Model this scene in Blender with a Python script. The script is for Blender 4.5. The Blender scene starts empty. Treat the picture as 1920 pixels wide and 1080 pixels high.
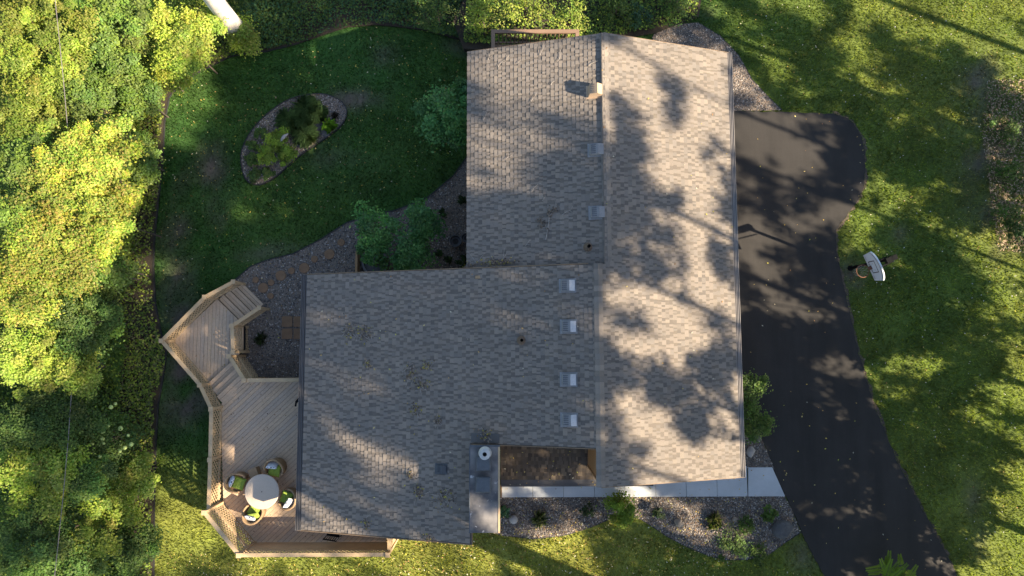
import bpy, bmesh, math, random
import numpy as np
from mathutils import Matrix, Vector

random.seed(7); RNG = np.random.default_rng(7)
SC = bpy.context.scene
COL = SC.collection
rad = math.radians

# ------------------------------------------------------------------ camera, light, exposure
CAM_H, FPX, PITCH, ROLL, YAW = 27.0, 1276.0, .0891, -.0052, -.002
def _rot():
    return (Matrix.Rotation(YAW, 3, 'Z') @ Matrix.Rotation(PITCH, 3, 'X') @ Matrix.Rotation(ROLL, 3, 'Y'))
CR = _rot()
cd = bpy.data.cameras.new('drone_camera'); cam = bpy.data.objects.new('drone_camera', cd); COL.objects.link(cam)
cd.sensor_width = 36; cd.lens = 36 * FPX / 1920; cd.clip_start = .1; cd.clip_end = 1500
cam.matrix_world = Matrix.Translation((0, 0, CAM_H)) @ CR.to_4x4()
SC.camera = cam

SUN_EL = rad(34.0)
SUN_H = Vector((.928, -.371)).normalized()           # horizontal direction towards the sun
SUN_DIR = Vector((SUN_H.x * math.cos(SUN_EL), SUN_H.y * math.cos(SUN_EL), math.sin(SUN_EL)))
W = bpy.data.worlds.new('World'); SC.world = W; W.use_nodes = True
nt = W.node_tree
for n in list(nt.nodes): nt.nodes.remove(n)
sky = nt.nodes.new('ShaderNodeTexSky'); sky.sky_type = 'NISHITA'; sky.sun_disc = False
sky.sun_elevation = SUN_EL; sky.sun_rotation = math.atan2(SUN_H.x, SUN_H.y)
sky.air_density = 1.0; sky.dust_density = 1.0; sky.ozone_density = 1.0
bg = nt.nodes.new('ShaderNodeBackground'); bg.inputs['Strength'].default_value = .078
wo = nt.nodes.new('ShaderNodeOutputWorld')
nt.links.new(sky.outputs['Color'], bg.inputs['Color']); nt.links.new(bg.outputs['Background'], wo.inputs['Surface'])
sl = bpy.data.lights.new('sun', 'SUN'); sl.energy = 5.0; sl.angle = rad(.53); sl.color = (1, .83, .62)
so = bpy.data.objects.new('sun', sl); COL.objects.link(so)
so.rotation_euler = SUN_DIR.to_track_quat('Z', 'Y').to_euler(); so.location = (60, -24, 35)
SC.view_settings.view_transform = 'Standard'; SC.view_settings.look = 'None'
SC.view_settings.gamma = 1; SC.view_settings.exposure = 1.93; SC.view_settings.use_curve_mapping = False
SC.cycles.max_bounces = 6; SC.cycles.diffuse_bounces = 3; SC.cycles.transparent_max_bounces = 4
SC.cycles.use_denoising = True

# ------------------------------------------------------------------ levels (metres)
ZF, ZB, ZP, ZD = -.5, -1.1, -.45, 0.0      # front yard, back lawn, deck landing, main deck

def at(u, v, z=0.0):
    """survey point: photograph pixel -> place at the given height"""
    d = CR @ Vector(((u - 960) / FPX, -(v - 540) / FPX, -1.0)); t = (z - CAM_H) / d.z
    return Vector((d.x * t, d.y * t, z))
def ats(pts, z): return [at(u, v, z) for u, v in pts]

def sstep(a, b, x):
    t = np.clip((x - a) / (b - a), 0, 1); return t * t * (3 - 2 * t)
def ground_z(x, y):
    k = sstep(-2, 4, np.asarray(y, float))
    x0 = -3.6 + k * 2.3; x1 = -.9 + k * 2.0
    return ZB + (ZF - ZB) * sstep(x0, x1, np.asarray(x, float))
def fbm(x, y, s=1.0, seed=0):
    r = np.random.default_rng(100 + seed); o = np.zeros_like(np.asarray(x, float)); a = 1.0
    for i in range(5):
        for k in range(3):
            th = r.uniform(0, 6.28); f = s * 1.9 ** i * r.uniform(.7, 1.3)
            o = o + a / 3 * np.sin((x * math.cos(th) + y * math.sin(th)) * f + r.uniform(0, 6.28))
        a *= .62
    return o

# ------------------------------------------------------------------ materials
def new_mat(name):
    m = bpy.data.materials.new(name); m.use_nodes = True
    for n in list(m.node_tree.nodes): m.node_tree.nodes.remove(n)
    return m, m.node_tree.nodes, m.node_tree.links
def rgba(c): return (c[0], c[1], c[2], 1)
def colour_net(N, L, col, attr, layers):
    """base colour (plain or vertex attribute) times noise layers [(scale, amount, detail, stretch)]"""
    if attr:
        a = N.new('ShaderNodeAttribute'); a.attribute_name = 'Col'; out = a.outputs['Color']
    else:
        a = N.new('ShaderNodeRGB'); a.outputs[0].default_value = rgba(col); out = a.outputs[0]
    tc = N.new('ShaderNodeTexCoord')
    for sc, amt, det, st in layers:
        mp = N.new('ShaderNodeMapping'); mp.inputs['Scale'].default_value = st
        L.new(tc.outputs['Object'], mp.inputs['Vector'])
        no = N.new('ShaderNodeTexNoise'); no.inputs['Scale'].default_value = sc; no.inputs['Detail'].default_value = det
        no.inputs['Roughness'].default_value = .65
        L.new(mp.outputs[0], no.inputs['Vector'])
        mr = N.new('ShaderNodeMapRange'); mr.inputs['From Min'].default_value = .28; mr.inputs['From Max'].default_value = .72
        mr.inputs['To Min'].default_value = 1 - amt; mr.inputs['To Max'].default_value = 1 + amt
        L.new(no.outputs['Fac'], mr.inputs['Value'])
        mx = N.new('ShaderNodeVectorMath'); mx.operation = 'SCALE'
        L.new(out, mx.inputs[0]); L.new(mr.outputs[0], mx.inputs['Scale']); out = mx.outputs[0]
    return out, tc
I1 = (1, 1, 1)
def M(name, col=(.5, .5, .5), rough=.8, layers=((3, .15, 4, I1), (40, .12, 2, I1)), bump=0.0, bscale=60, attr=False, metal=0, spec=.3):
    m, N, L = new_mat(name)
    out, tc = colour_net(N, L, col, attr, layers)
    p = N.new('ShaderNodeBsdfPrincipled'); p.inputs['Roughness'].default_value = rough; p.inputs['Metallic'].default_value = metal
    p.inputs['Specular IOR Level'].default_value = spec
    L.new(out, p.inputs['Base Color'])
    if bump:
        no = N.new('ShaderNodeTexNoise'); no.inputs['Scale'].default_value = bscale; no.inputs['Detail'].default_value = 4
        L.new(tc.outputs['Object'], no.inputs['Vector'])
        b = N.new('ShaderNodeBump'); b.inputs['Strength'].default_value = bump; b.inputs['Distance'].default_value = .006
        L.new(no.outputs['Fac'], b.inputs['Height']); L.new(b.outputs[0], p.inputs['Normal'])
    o = N.new('ShaderNodeOutputMaterial'); L.new(p.outputs[0], o.inputs['Surface'])
    return m
def leaf_mat(name, tint=(1, 1, 1), trans=.35):
    m, N, L = new_mat(name)
    a = N.new('ShaderNodeAttribute'); a.attribute_name = 'Col'
    oi = N.new('ShaderNodeObjectInfo')
    mr = N.new('ShaderNodeMapRange'); mr.inputs['To Min'].default_value = .8; mr.inputs['To Max'].default_value = 1.2
    L.new(oi.outputs['Random'], mr.inputs['Value'])
    ml = N.new('ShaderNodeVectorMath'); ml.operation = 'MULTIPLY'; ml.inputs[1].default_value = tint
    L.new(a.outputs['Color'], ml.inputs[0])
    sc = N.new('ShaderNodeVectorMath'); sc.operation = 'SCALE'; L.new(ml.outputs[0], sc.inputs[0]); L.new(mr.outputs[0], sc.inputs['Scale'])
    d = N.new('ShaderNodeBsdfPrincipled'); d.inputs['Roughness'].default_value = .55; d.inputs['Specular IOR Level'].default_value = .25
    L.new(sc.outputs[0], d.inputs['Base Color'])
    tl = N.new('ShaderNodeBsdfTranslucent')
    t2 = N.new('ShaderNodeVectorMath'); t2.operation = 'MULTIPLY'; t2.inputs[1].default_value = (1.5, 1.45, .7)
    L.new(sc.outputs[0], t2.inputs[0]); L.new(t2.outputs[0], tl.inputs['Color'])
    mx = N.new('ShaderNodeMixShader'); mx.inputs['Fac'].default_value = trans
    L.new(d.outputs[0], mx.inputs[1]); L.new(tl.outputs[0], mx.inputs[2])
    o = N.new('ShaderNodeOutputMaterial'); L.new(mx.outputs[0], o.inputs['Surface'])
    return m

MT = dict(
    lawn=M('lawn_soil_and_turf', attr=True, rough=.95, layers=((.8, .15, 5, I1), (9, .35, 4, I1), (60, .3, 3, I1)), bump=.6, bscale=45),
    asphalt=M('asphalt', (.0245, .0225, .0205), .75, ((.35, .22, 5, I1), (1.6, .2, 4, (1, .12, 1)), (90, .28, 2, I1)), .35, 130, spec=.25),
    concrete=M('concrete', (.40, .42, .43), .85, ((1.2, .1, 5, I1), (50, .07, 3, I1)), .15, 90),
    gravel=M('gravel_bed', (.150, .122, .098), .85, ((.8, .15, 4, I1), (28, .6, 3, I1)), .9, 30),
    pebble=M('pebble', attr=True, rough=.7, layers=((30, .15, 2, I1),)),
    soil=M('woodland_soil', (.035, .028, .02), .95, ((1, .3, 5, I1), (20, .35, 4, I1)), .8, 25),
    litter=M('leaf_litter_soil', (.085, .066, .05), .95, ((1, .25, 5, I1), (14, .45, 5, I1), (60, .3, 3, I1)), .9, 30),
    edging=M('edging', (.025, .025, .026), .6),
    shingle=M('shingle', attr=True, rough=.93, layers=((.45, .07, 4, I1), (70, .2, 3, I1)), bump=.12, bscale=160),
    slab=M('roof_underlay', (.06, .055, .05), .9),
    fascia=M('fascia', (.17, .12, .075), .7),
    gutter=M('gutter_metal', (.23, .21, .19), .5, ((2, .12, 3, (1, .2, 1)), (30, .06, 2, I1)), metal=.2),
    gutter_dark=M('gutter_cover', (.085, .082, .08), .6, ((2, .12, 3, (1, .2, 1)), (30, .06, 2, I1))),
    siding=M('siding', (.31, .195, .10), .75, ((2, .12, 4, (1, 1, 6)), (40, .1, 2, I1))),
    wall=M('house_wall', (.30, .21, .12), .8),
    wood=M('deck_board_wood', (.47, .35, .24), .8, ((1.5, .09, 4, I1), (14, .13, 4, (1, 1, 1)), (90, .1, 2, I1)), .2, 80),
    rail=M('railing_wood', (.43, .31, .18), .72, ((2, .12, 4, I1), (30, .12, 3, I1)), .1, 80),
    brownrail=M('balcony_wood', (.19, .125, .085), .75, ((2, .12, 4, I1), (30, .12, 3, I1))),
    vent_tan=M('vent_tan', (.34, .25, .17), .6), vent_grey=M('vent_grey', (.2, .2, .2), .55),
    vent_light=M('vent_light', (.42, .42, .42), .5), vent_dark=M('vent_dark', (.07, .075, .08), .55),
    pipe=M('pipe_boot', (.12, .085, .06), .6), black=M('black_void', (.01, .01, .01), .8),
    flue=M('flue_metal', (.42, .42, .40), .45, metal=.4),
    capcover=M('chimney_cover_metal', (.075, .085, .095), .5, ((4, .2, 4, I1), (30, .1, 2, I1))),
    table=M('tabletop', (.44, .37, .29), .55, ((30, .07, 3, I1), (150, .1, 2, I1))),
    wicker=M('wicker', (.30, .20, .11), .7, ((60, .3, 2, (1, 1, 3)), (5, .1, 2, I1)), .6, 90),
    cushion=M('green_cushion', (.22, .30, .045), .9, ((12, .1, 3, I1), (120, .12, 2, I1))),
    paver=M('paver', (.20, .12, .068), .9, ((4, .15, 4, I1), (60, .2, 2, I1)), .3, 90),
    stone=M('field_stone', (.085, .082, .08), .85, ((3, .25, 5, I1), (25, .2, 3, I1)), .5, 12),
    palestone=M('pale_stone', (.30, .28, .26), .8, ((5, .15, 4, I1),), .3, 14),
    tanstone=M('tan_stone', (.27, .22, .17), .85, ((4, .25, 4, I1),), .4, 14),
    pot=M('planter_pot', (.10, .10, .10), .6), potsoil=M('pot_soil', (.05, .045, .04), .95),
    bark=M('bark', (.075, .06, .048), .95, ((4, .3, 5, (1, 1, .3)), (30, .3, 3, (1, 1, .2))), .9, 20),
    twig=M('dry_twig', (.30, .27, .24), .9), palebark=M('pale_bark', (.58, .53, .46), .8, ((3, .22, 5, I1), (14, .3, 4, (1, 1, 4))), .3, 14),
    board=M('backboard_plastic', (.52, .56, .58), .45, ((2, .05, 3, I1),)), boardmark=M('backboard_mark', (.015, .015, .018), .5),
    hoop=M('hoop_steel', (.15, .065, .035), .5), blackmetal=M('black_metal', (.004, .0045, .0055), .8, spec=.1),
    net=M('hoop_net', (.3, .28, .26), .8), cable=M('cable_black', (.12, .11, .11), .6),
    leaf=leaf_mat('leaf'), leaflit=leaf_mat('leaf_thin', trans=.45), grass=leaf_mat('grass_blade', trans=.45),
    dryleaf=M('fallen_leaf', attr=True, rough=.8, layers=((20, .1, 2, I1),)),
    flower=M('hydrangea_flower', (.36, .44, .14), .85, ((25, .2, 3, I1),), .8, 35),
)
def stained_cap():
    m, N, L = new_mat('stained_chimney_top')
    tc = N.new('ShaderNodeTexCoord')
    a = N.new('ShaderNodeTexNoise'); a.inputs['Scale'].default_value = 1.6; a.inputs['Detail'].default_value = 7
    L.new(tc.outputs['Object'], a.inputs['Vector'])
    r = N.new('ShaderNodeValToRGB'); r.color_ramp.elements[0].position = .38; r.color_ramp.elements[0].color = (.05, .05, .053, 1)
    r.color_ramp.elements[1].position = .66; r.color_ramp.elements[1].color = (.20, .185, .17, 1)
    L.new(a.outputs['Fac'], r.inputs['Fac'])
    v = N.new('ShaderNodeTexNoise'); v.inputs['Scale'].default_value = 5.3; v.inputs['Detail'].default_value = 3
    L.new(tc.outputs['Object'], v.inputs['Vector'])
    r2 = N.new('ShaderNodeValToRGB'); r2.color_ramp.elements[0].position = .66; r2.color_ramp.elements[1].position = .72
    L.new(v.outputs['Fac'], r2.inputs['Fac'])
    mx = N.new('ShaderNodeMix'); mx.data_type = 'RGBA'; mx.inputs['B'].default_value = (.42, .40, .38, 1)
    L.new(r2.outputs['Color'], mx.inputs['Factor']); L.new(r.outputs['Color'], mx.inputs['A'])
    p = N.new('ShaderNodeBsdfPrincipled'); p.inputs['Roughness'].default_value = .6
    L.new(mx.outputs['Result'], p.inputs['Base Color'])
    o = N.new('ShaderNodeOutputMaterial'); L.new(p.outputs[0], o.inputs['Surface']); return m
MT['stained'] = stained_cap()
def print_fabric():
    m, N, L = new_mat('printed_pillow_fabric')
    tc = N.new('ShaderNodeTexCoord')
    v = N.new('ShaderNodeTexWave'); v.inputs['Scale'].default_value = 9; v.inputs['Distortion'].default_value = 9; v.inputs['Detail'].default_value = 1
    L.new(tc.outputs['Object'], v.inputs['Vector'])
    r = N.new('ShaderNodeValToRGB'); r.color_ramp.elements[0].position = .3; r.color_ramp.elements[0].color = (.10, .11, .13, 1)
    r.color_ramp.elements[1].position = .42; r.color_ramp.elements[1].color = (.66, .67, .68, 1)
    L.new(v.outputs['Fac'], r.inputs['Fac'])
    p = N.new('ShaderNodeBsdfPrincipled'); p.inputs['Roughness'].default_value = .9
    L.new(r.outputs['Color'], p.inputs['Base Color'])
    o = N.new('ShaderNodeOutputMaterial'); L.new(p.outputs[0], o.inputs['Surface']); return m
MT['print'] = print_fabric()

# ------------------------------------------------------------------ mesh helpers
def link(o, parent=None, kind=None):
    COL.objects.link(o)
    if parent is not None: o.parent = parent
    if kind: o['kind'] = kind
    return o
def tag(o, label=None, cat=None, group=None, kind=None):
    if label: o['label'] = label
    if cat: o['category'] = cat
    if group: o['group'] = group
    if kind: o['kind'] = kind
    return o
def thing(name, label, cat, loc=(0, 0, 0), rz=0, group=None):
    o = bpy.data.objects.new(name, None); o.location = loc; o.rotation_euler = (0, 0, rz); o.empty_display_size = .2
    link(o); return tag(o, label, cat, group)
def np_mesh(name, V, F, mat, col=None, smooth=False):
    V = np.asarray(V, np.float32); F = np.asarray(F, np.int32); k = F.shape[1]; me = bpy.data.meshes.new(name)
    me.vertices.add(len(V)); me.vertices.foreach_set('co', V.ravel())
    me.loops.add(F.size); me.loops.foreach_set('vertex_index', F.ravel())
    me.polygons.add(len(F)); me.polygons.foreach_set('loop_start', np.arange(0, F.size, k, dtype=np.int32))
    if col is not None:
        c = np.ones((len(V), 4), np.float32); c[:, :3] = col
        a = me.color_attributes.new('Col', 'FLOAT_COLOR', 'POINT'); a.data.foreach_set('color', c.ravel())
    me.polygons.foreach_set('use_smooth', np.full(len(F), bool(smooth)))
    me.materials.append(mat); me.update(calc_edges=True); me.validate(); return me
def obj(name, me, parent=None, kind=None, loc=None):
    o = bpy.data.objects.new(name, me)
    if loc is not None: o.location = loc
    return link(o, parent, kind)
class MB:
    """collects boxes, beams, tubes, prisms; build() links them as one mesh object"""
    def __init__(s): s.v = []; s.f = []; s.c = []
    def add(s, V, F, c=None):
        b = len(s.v); s.v += [tuple(p) for p in V]; s.f += [tuple(i + b for i in f) for f in F]
        s.c += [c or (.5, .5, .5)] * len(V); return s
    def box(s, x0, y0, z0, x1, y1, z1, c=None):
        V = [(x, y, z) for z in (z0, z1) for x, y in ((x0, y0), (x1, y0), (x1, y1), (x0, y1))]
        return s.add(V, [(3, 2, 1, 0), (4, 5, 6, 7), (0, 1, 5, 4), (1, 2, 6, 5), (2, 3, 7, 6), (3, 0, 4, 7)], c)
    def beam(s, a, b, w, h, up=(0, 0, 1), c=None):
        a, b, up = Vector(a), Vector(b), Vector(up); d = (b - a).normalized()
        x = d.cross(up)
        if x.length < 1e-4: x = d.cross(Vector((1, 0, 0)))
        x.normalize(); y = x.cross(d).normalized(); x = x * w / 2; y = y * h / 2
        V = [p + sx * x + sy * y for p in (a, b) for sx, sy in ((-1, -1), (1, -1), (1, 1), (-1, 1))]
        return s.add(V, [(3, 2, 1, 0), (4, 5, 6, 7), (0, 1, 5, 4), (1, 2, 6, 5), (2, 3, 7, 6), (3, 0, 4, 7)], c)
    def prism(s, poly, z0, z1, c=None):
        n = len(poly); ar = sum(poly[i][0] * poly[(i + 1) % n][1] - poly[(i + 1) % n][0] * poly[i][1] for i in range(n))
        if ar < 0: poly = poly[::-1]
        V = [(p[0], p[1], z0) for p in poly] + [(p[0], p[1], z1) for p in poly]
        F = [tuple(range(n - 1, -1, -1)), tuple(range(n, 2 * n))] + [(i, (i + 1) % n, n + (i + 1) % n, n + i) for i in range(n)]
        return s.add(V, F, c)
    def tube(s, pts, radii, seg=8, c=None, caps=True):
        pts = [Vector(p) for p in pts]; rings = []; V = []; F = []
        if not hasattr(radii, '__len__'): radii = [radii] * len(pts)
        for i, p in enumerate(pts):
            d = (pts[min(i + 1, len(pts) - 1)] - pts[max(i - 1, 0)]).normalized()
            x = d.cross(Vector((0, 0, 1)))
            if x.length < 1e-3: x = Vector((1, 0, 0))
            x.normalize(); y = d.cross(x)
            for k in range(seg):
                t = 2 * math.pi * k / seg; V.append(p + (x * math.cos(t) + y * math.sin(t)) * radii[i])
        for i in range(len(pts) - 1):
            for k in range(seg):
                a = i * seg + k; b = i * seg + (k + 1) % seg; F.append((a, b, b + seg, a + seg))
        if caps: F += [tuple(range(seg - 1, -1, -1)), tuple(range((len(pts) - 1) * seg, len(pts) * seg))]
        return s.add(V, F, c)
    def lathe(s, prof, seg=20, ctr=(0, 0, 0), c=None):
        V = []; F = []; n = len(prof)
        for k in range(seg):
            t = 2 * math.pi * k / seg
            V += [(ctr[0] + r * math.cos(t), ctr[1] + r * math.sin(t), ctr[2] + z) for r, z in prof]
        for k in range(seg):
            for i in range(n - 1):
                a = k * n + i; b = ((k + 1) % seg) * n + i; F.append((a, b, b + 1, a + 1))
        return s.add(V, F, c)
    def mesh(s, name, mat, col=False, smooth=False):
        me = bpy.data.meshes.new(name); me.from_pydata(s.v, [], s.f)
        if len(s.f) > 2:
            bm = bmesh.new(); bm.from_mesh(me); bmesh.ops.recalc_face_normals(bm, faces=bm.faces[:]); bm.to_mesh(me); bm.free()
        if col:
            c = np.ones((len(s.v), 4), np.float32); c[:, :3] = s.c
            me.color_attributes.new('Col', 'FLOAT_COLOR', 'POINT').data.foreach_set('color', c.ravel())
        if smooth: me.polygons.foreach_set('use_smooth', [True] * len(me.polygons))
        me.materials.append(mat); me.update(); return me
    def build(s, name, mat, parent=None, kind=None, loc=None, col=False, smooth=False):
        return obj(name, s.mesh(name, mat, col, smooth), parent, kind, loc)
def in_poly(px, py, poly):
    c = np.zeros(len(px), bool); n = len(poly); j = n - 1
    for i in range(n):
        xi, yi, xj, yj = poly[i][0], poly[i][1], poly[j][0], poly[j][1]
        c ^= ((yi > py) != (yj > py)) & (px < (xj - xi) * (py - yi) / (yj - yi + 1e-12) + xi); j = i
    return c
def scatter(poly, n, rng=RNG):
    P = np.array([(p[0], p[1]) for p in poly]); lo, hi = P.min(0), P.max(0); out = []
    while sum(map(len, out)) < n:
        q = rng.uniform(lo, hi, (max(2000, n), 2)); out.append(q[in_poly(q[:, 0], q[:, 1], poly)])
    return np.concatenate(out)[:n]
def smooth_poly(pts, it=2, closed=True):
    for _ in range(it):
        q = []; n = len(pts)
        for i in range(n if closed else n - 1):
            a, b = pts[i], pts[(i + 1) % n]
            q += [(a[0] * .75 + b[0] * .25, a[1] * .75 + b[1] * .25), (a[0] * .25 + b[0] * .75, a[1] * .25 + b[1] * .75)]
        pts = q if closed else [pts[0]] + q + [pts[-1]]
    return pts
def clip_half(poly, nx, ny, d):
    out = []; n = len(poly)
    for i in range(n):
        a, b = poly[i], poly[(i + 1) % n]; da = a[0] * nx + a[1] * ny - d; db = b[0] * nx + b[1] * ny - d
        if da <= 0: out.append(a)
        if (da < 0 < db) or (db < 0 < da):
            t = da / (da - db); out.append((a[0] + (b[0] - a[0]) * t, a[1] + (b[1] - a[1]) * t))
    return out
def sheet(name, poly, z, mat, label=None, thick=.03):
    """flat laid surface; the top lies at z"""
    mb = MB().prism([(p[0], p[1]) for p in poly], z - thick, z); return mb.build(name, mat, kind='structure')
def leaf_quads(C, size, nrm, rng, aspect=.62):
    """diamond leaves at C (n,3) with normals nrm"""
    n = len(C); t = rng.normal(size=(n, 3)); t -= (t * nrm).sum(1, keepdims=True) * nrm
    t /= np.linalg.norm(t, axis=1, keepdims=True) + 1e-9; b = np.cross(nrm, t); s = np.asarray(size).reshape(-1, 1) * np.ones((n, 1))
    V = np.stack([C - t * s * .5, C + b * s * aspect * .5 - nrm * s * .06, C + t * s * .5, C - b * s * aspect * .5 - nrm * s * .06], 1).reshape(-1, 3)
    return V, np.arange(4 * n).reshape(n, 4)
def up_normals(n, spread, rng):
    v = rng.normal(size=(n, 3)) * spread; v[:, 2] = np.abs(v[:, 2]) * .6 + 1.0
    return v / np.linalg.norm(v, axis=1, keepdims=True)
def pal(n, cols, rng, jit=.18):
    cols = np.array(cols); i = rng.choice(len(cols), n); c = cols[i] * rng.uniform(1 - jit, 1 + jit, (n, 1))
    return np.repeat(np.clip(c, 0, 1), 4, axis=0)

# ------------------------------------------------------------------ ground
LAWN_EDGE = [(1322, -60), (1312, 30), (1230, 60), (1130, 75), (1000, 95), (880, 80), (800, 58), (740, 50), (700, 47), (650, 52), (560, 82), (500, 97),
             (465, 100), (430, 107), (380, 132), (340, 157), (318, 182), (309, 230), (306, 300), (297, 380), (290, 450), (288, 500),
             (292, 570), (300, 612), (313, 660), (308, 700), (297, 760), (292, 850), (290, 950), (289, 1080), (288, 1190)]
edge_w = [at(u, v, ZB if u < 900 else ZF) for u, v in LAWN_EDGE]
G_GREEN = np.array([(.040, .070, .014)]); 
def lawn_mask(x, y):
    """worn bare earth on the lawn, 0..1 (where feet and dry shade wore the turf away)"""
    w = np.zeros_like(x)
    for (u, v, ru, rv, k) in [(395, 320, 22, 45, .9), (330, 470, 30, 120, .7), (350, 700, 45, 90, 1.0), (330, 620, 30, 60, .8), (660, 185, 50, 22, .8),
                              (410, 400, 25, 60, .6), (350, 780, 50, 40, .55), (620, 300, 60, 30, .35), (500, 470, 60, 20, .3), (1840, 180, 35, 60, .9), (1850, 280, 60, 60, .8),
                              (1870, 420, 60, 60, .5), (1590, 505, 16, 26, .9), (1615, 535, 18, 10, .8), (1505, 1045, 16, 28, .7),
                              (1825, 950, 14, 35, .6), (1330, 25, 20, 18, .5), (1690, 440, 14, 16, .5), (1740, 480, 12, 12, .4), (1835, 990, 12, 40, .5),
                              (720, 110, 20, 40, .4), (870, 85, 30, 14, .8)]:
        c = at(u, v, ZB if u < 900 else ZF); k2 = .0216
        d = ((x - c.x) / (ru * k2)) ** 2 + ((y - c.y) / (rv * k2)) ** 2
        w = np.maximum(w, k * np.exp(-d * .8))
    return np.clip(w * (.75 + .55 * fbm(x, y, 3.2, 3)) + .2 * fbm(x, y, 1.3, 4) * (w > .08), 0, 1)
def lawn_colour(x, y):
    t = (.5 + .5 * np.tanh(1.1 * fbm(x, y, .55, 1)))[:, None]; q = (.5 + .5 * np.tanh(1.3 * fbm(x, y, 2.2, 2)))[:, None]
    g = np.array((.024, .074, .014)) * (1 - t) + np.array((.046, .094, .018)) * t     # lush back lawn
    d = np.array((.118, .152, .026)) * (1 - t) + np.array((.195, .20, .040)) * t      # drier front and side lawn, its sunlit tone partly put into the colour
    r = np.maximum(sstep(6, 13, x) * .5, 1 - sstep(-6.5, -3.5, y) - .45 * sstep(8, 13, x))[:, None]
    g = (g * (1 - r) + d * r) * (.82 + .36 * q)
    w = lawn_mask(x, y)[:, None]
    return g * (1 - w) + np.array((.085, .070, .058)) * w
xs = np.concatenate([np.linspace(-300, -32, 10), np.arange(-30, 34, .25), np.linspace(36, 300, 10)])
ys = np.concatenate([np.linspace(-300, -24, 10), np.arange(-22, 26, .25), np.linspace(28, 300, 10)])
X, Y = np.meshgrid(xs, ys); Z = ground_z(X, Y) + .025 * fbm(X, Y, .8, 9) * ((np.abs(X) < 30)) - .03
nx, ny = len(xs), len(ys); idx = np.arange(nx * ny).reshape(ny, nx)
Fg = np.stack([idx[:-1, :-1], idx[:-1, 1:], idx[1:, 1:], idx[1:, :-1]], -1).reshape(-1, 4)
Vg = np.stack([X, Y, Z], -1).reshape(-1, 3)
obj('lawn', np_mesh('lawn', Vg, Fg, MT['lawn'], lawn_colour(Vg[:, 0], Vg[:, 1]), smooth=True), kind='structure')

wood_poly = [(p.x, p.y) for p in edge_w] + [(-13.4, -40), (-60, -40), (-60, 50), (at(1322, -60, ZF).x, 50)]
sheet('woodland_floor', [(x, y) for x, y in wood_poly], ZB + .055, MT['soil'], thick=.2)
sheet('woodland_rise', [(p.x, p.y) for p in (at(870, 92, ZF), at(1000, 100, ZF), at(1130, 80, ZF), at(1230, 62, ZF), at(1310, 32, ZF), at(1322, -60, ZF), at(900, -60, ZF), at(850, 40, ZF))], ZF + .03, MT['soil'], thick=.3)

DRIVE = [(1376, 208), (1470, 210), (1560, 213), (1587, 222), (1604, 238), (1615, 258), (1621, 285), (1622, 320), (1620, 350), (1611, 372), (1590, 400), (1568, 430),
         (1566, 455), (1573, 500), (1590, 575), (1605, 640), (1620, 700), (1640, 765), (1670, 840), (1700, 900), (1740, 975), (1775, 1040), (1795, 1080), (1850, 1190),
         (1620, 1190), (1545, 1080), (1520, 1035), (1500, 990), (1482, 950), (1470, 928), (1454, 890), (1440, 852), (1420, 800), (1300, 780), (1300, 208)]
drive_w = [(p.x, p.y) for p in ats(DRIVE, ZF)]
# pale dry strip of soil and pebbles along the driveway's edge
strip = [tuple(np.array(a) * (1 - t) + np.array(b) * t) for a, b in zip(DRIVE[2:22], DRIVE[3:23]) for t in (0, .2, .4, .6, .8)]
wv = RNG.uniform(.01, .17, len(strip))
mb = MB()
for i in range(len(strip) - 1):
    a, b = at(*strip[i], ZF), at(*strip[i + 1], ZF); d = (b - a).normalized(); nrm = Vector((-d.y, d.x, 0))
    if nrm.x < 0 and i > 3: nrm = -nrm
    mb.add([a + Vector((0, 0, .006)), b + Vector((0, 0, .006)), b + nrm * wv[i + 1] + Vector((0, 0, .004)), a + nrm * wv[i] + Vector((0, 0, .004))], [(0, 1, 2, 3)])
mb.build('driveway_verge', MT['litter'], kind='structure')

GR_NE = [(1225, 66), (1270, 46), (1310, 44), (1350, 68), (1385, 105), (1410, 150), (1440, 182), (1466, 207), (1300, 209), (1200, 120)]
GR_FRONT = [(930, 931), (1469, 928), (1482, 952), (1501, 998), (1470, 1018), (1440, 1040), (1400, 1049), (1360, 1049), (1330, 1042), (1290, 1026), (1250, 1005), (1205, 975), (1180, 965),
            (1150, 970), (1110, 987), (1060, 1003), (1000, 1010), (940, 1003), (890, 988), (890, 931)]
GR_SIDE = [(1385, 690), (1415, 795), (1439, 850), (1452, 880), (1385, 880)]
GR_BACK = [(1000, 280), (880, 288), (850, 330), (800, 372), (740, 395), (690, 404), (650, 418), (600, 450), (550, 476), (500, 488), (470, 500), (440, 526), (410, 560), (430, 720), (600, 730), (900, 600), (1000, 500)]
GR_ISLE = [(451, 298), (455, 276), (469, 249), (488, 226), (512, 205), (535, 190), (558, 181), (582, 177), (605, 176), (624, 181), (642, 191), (651, 206), (649, 222), (636, 241), (615, 256),
           (595, 270), (566, 289), (539, 313), (512, 337), (488, 348), (469, 345), (457, 331)]
def ragged(poly, amp, step, seed):
    r = np.random.default_rng(seed); out = []
    for i in range(len(poly)):
        a, b = np.array(poly[i]), np.array(poly[(i + 1) % len(poly)]); n_ = max(1, int(np.linalg.norm(b - a) / step))
        for k in range(n_): out.append(tuple(a + (b - a) * k / n_ + r.normal(size=2) * amp))
    return out
def wpoly(px, z): return [(p.x, p.y) for p in ats(px, z)]
sheet('driveway', ragged(drive_w, .022, .16, 5), ZF + .03, MT['asphalt'], thick=.12)
ne_w, fr_w, si_w, bk_w, is_w = wpoly(GR_NE, ZF), wpoly(GR_FRONT, ZF), wpoly(GR_SIDE, ZF), wpoly(GR_BACK, ZB), smooth_poly(wpoly(GR_ISLE, ZB), 1)
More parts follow.
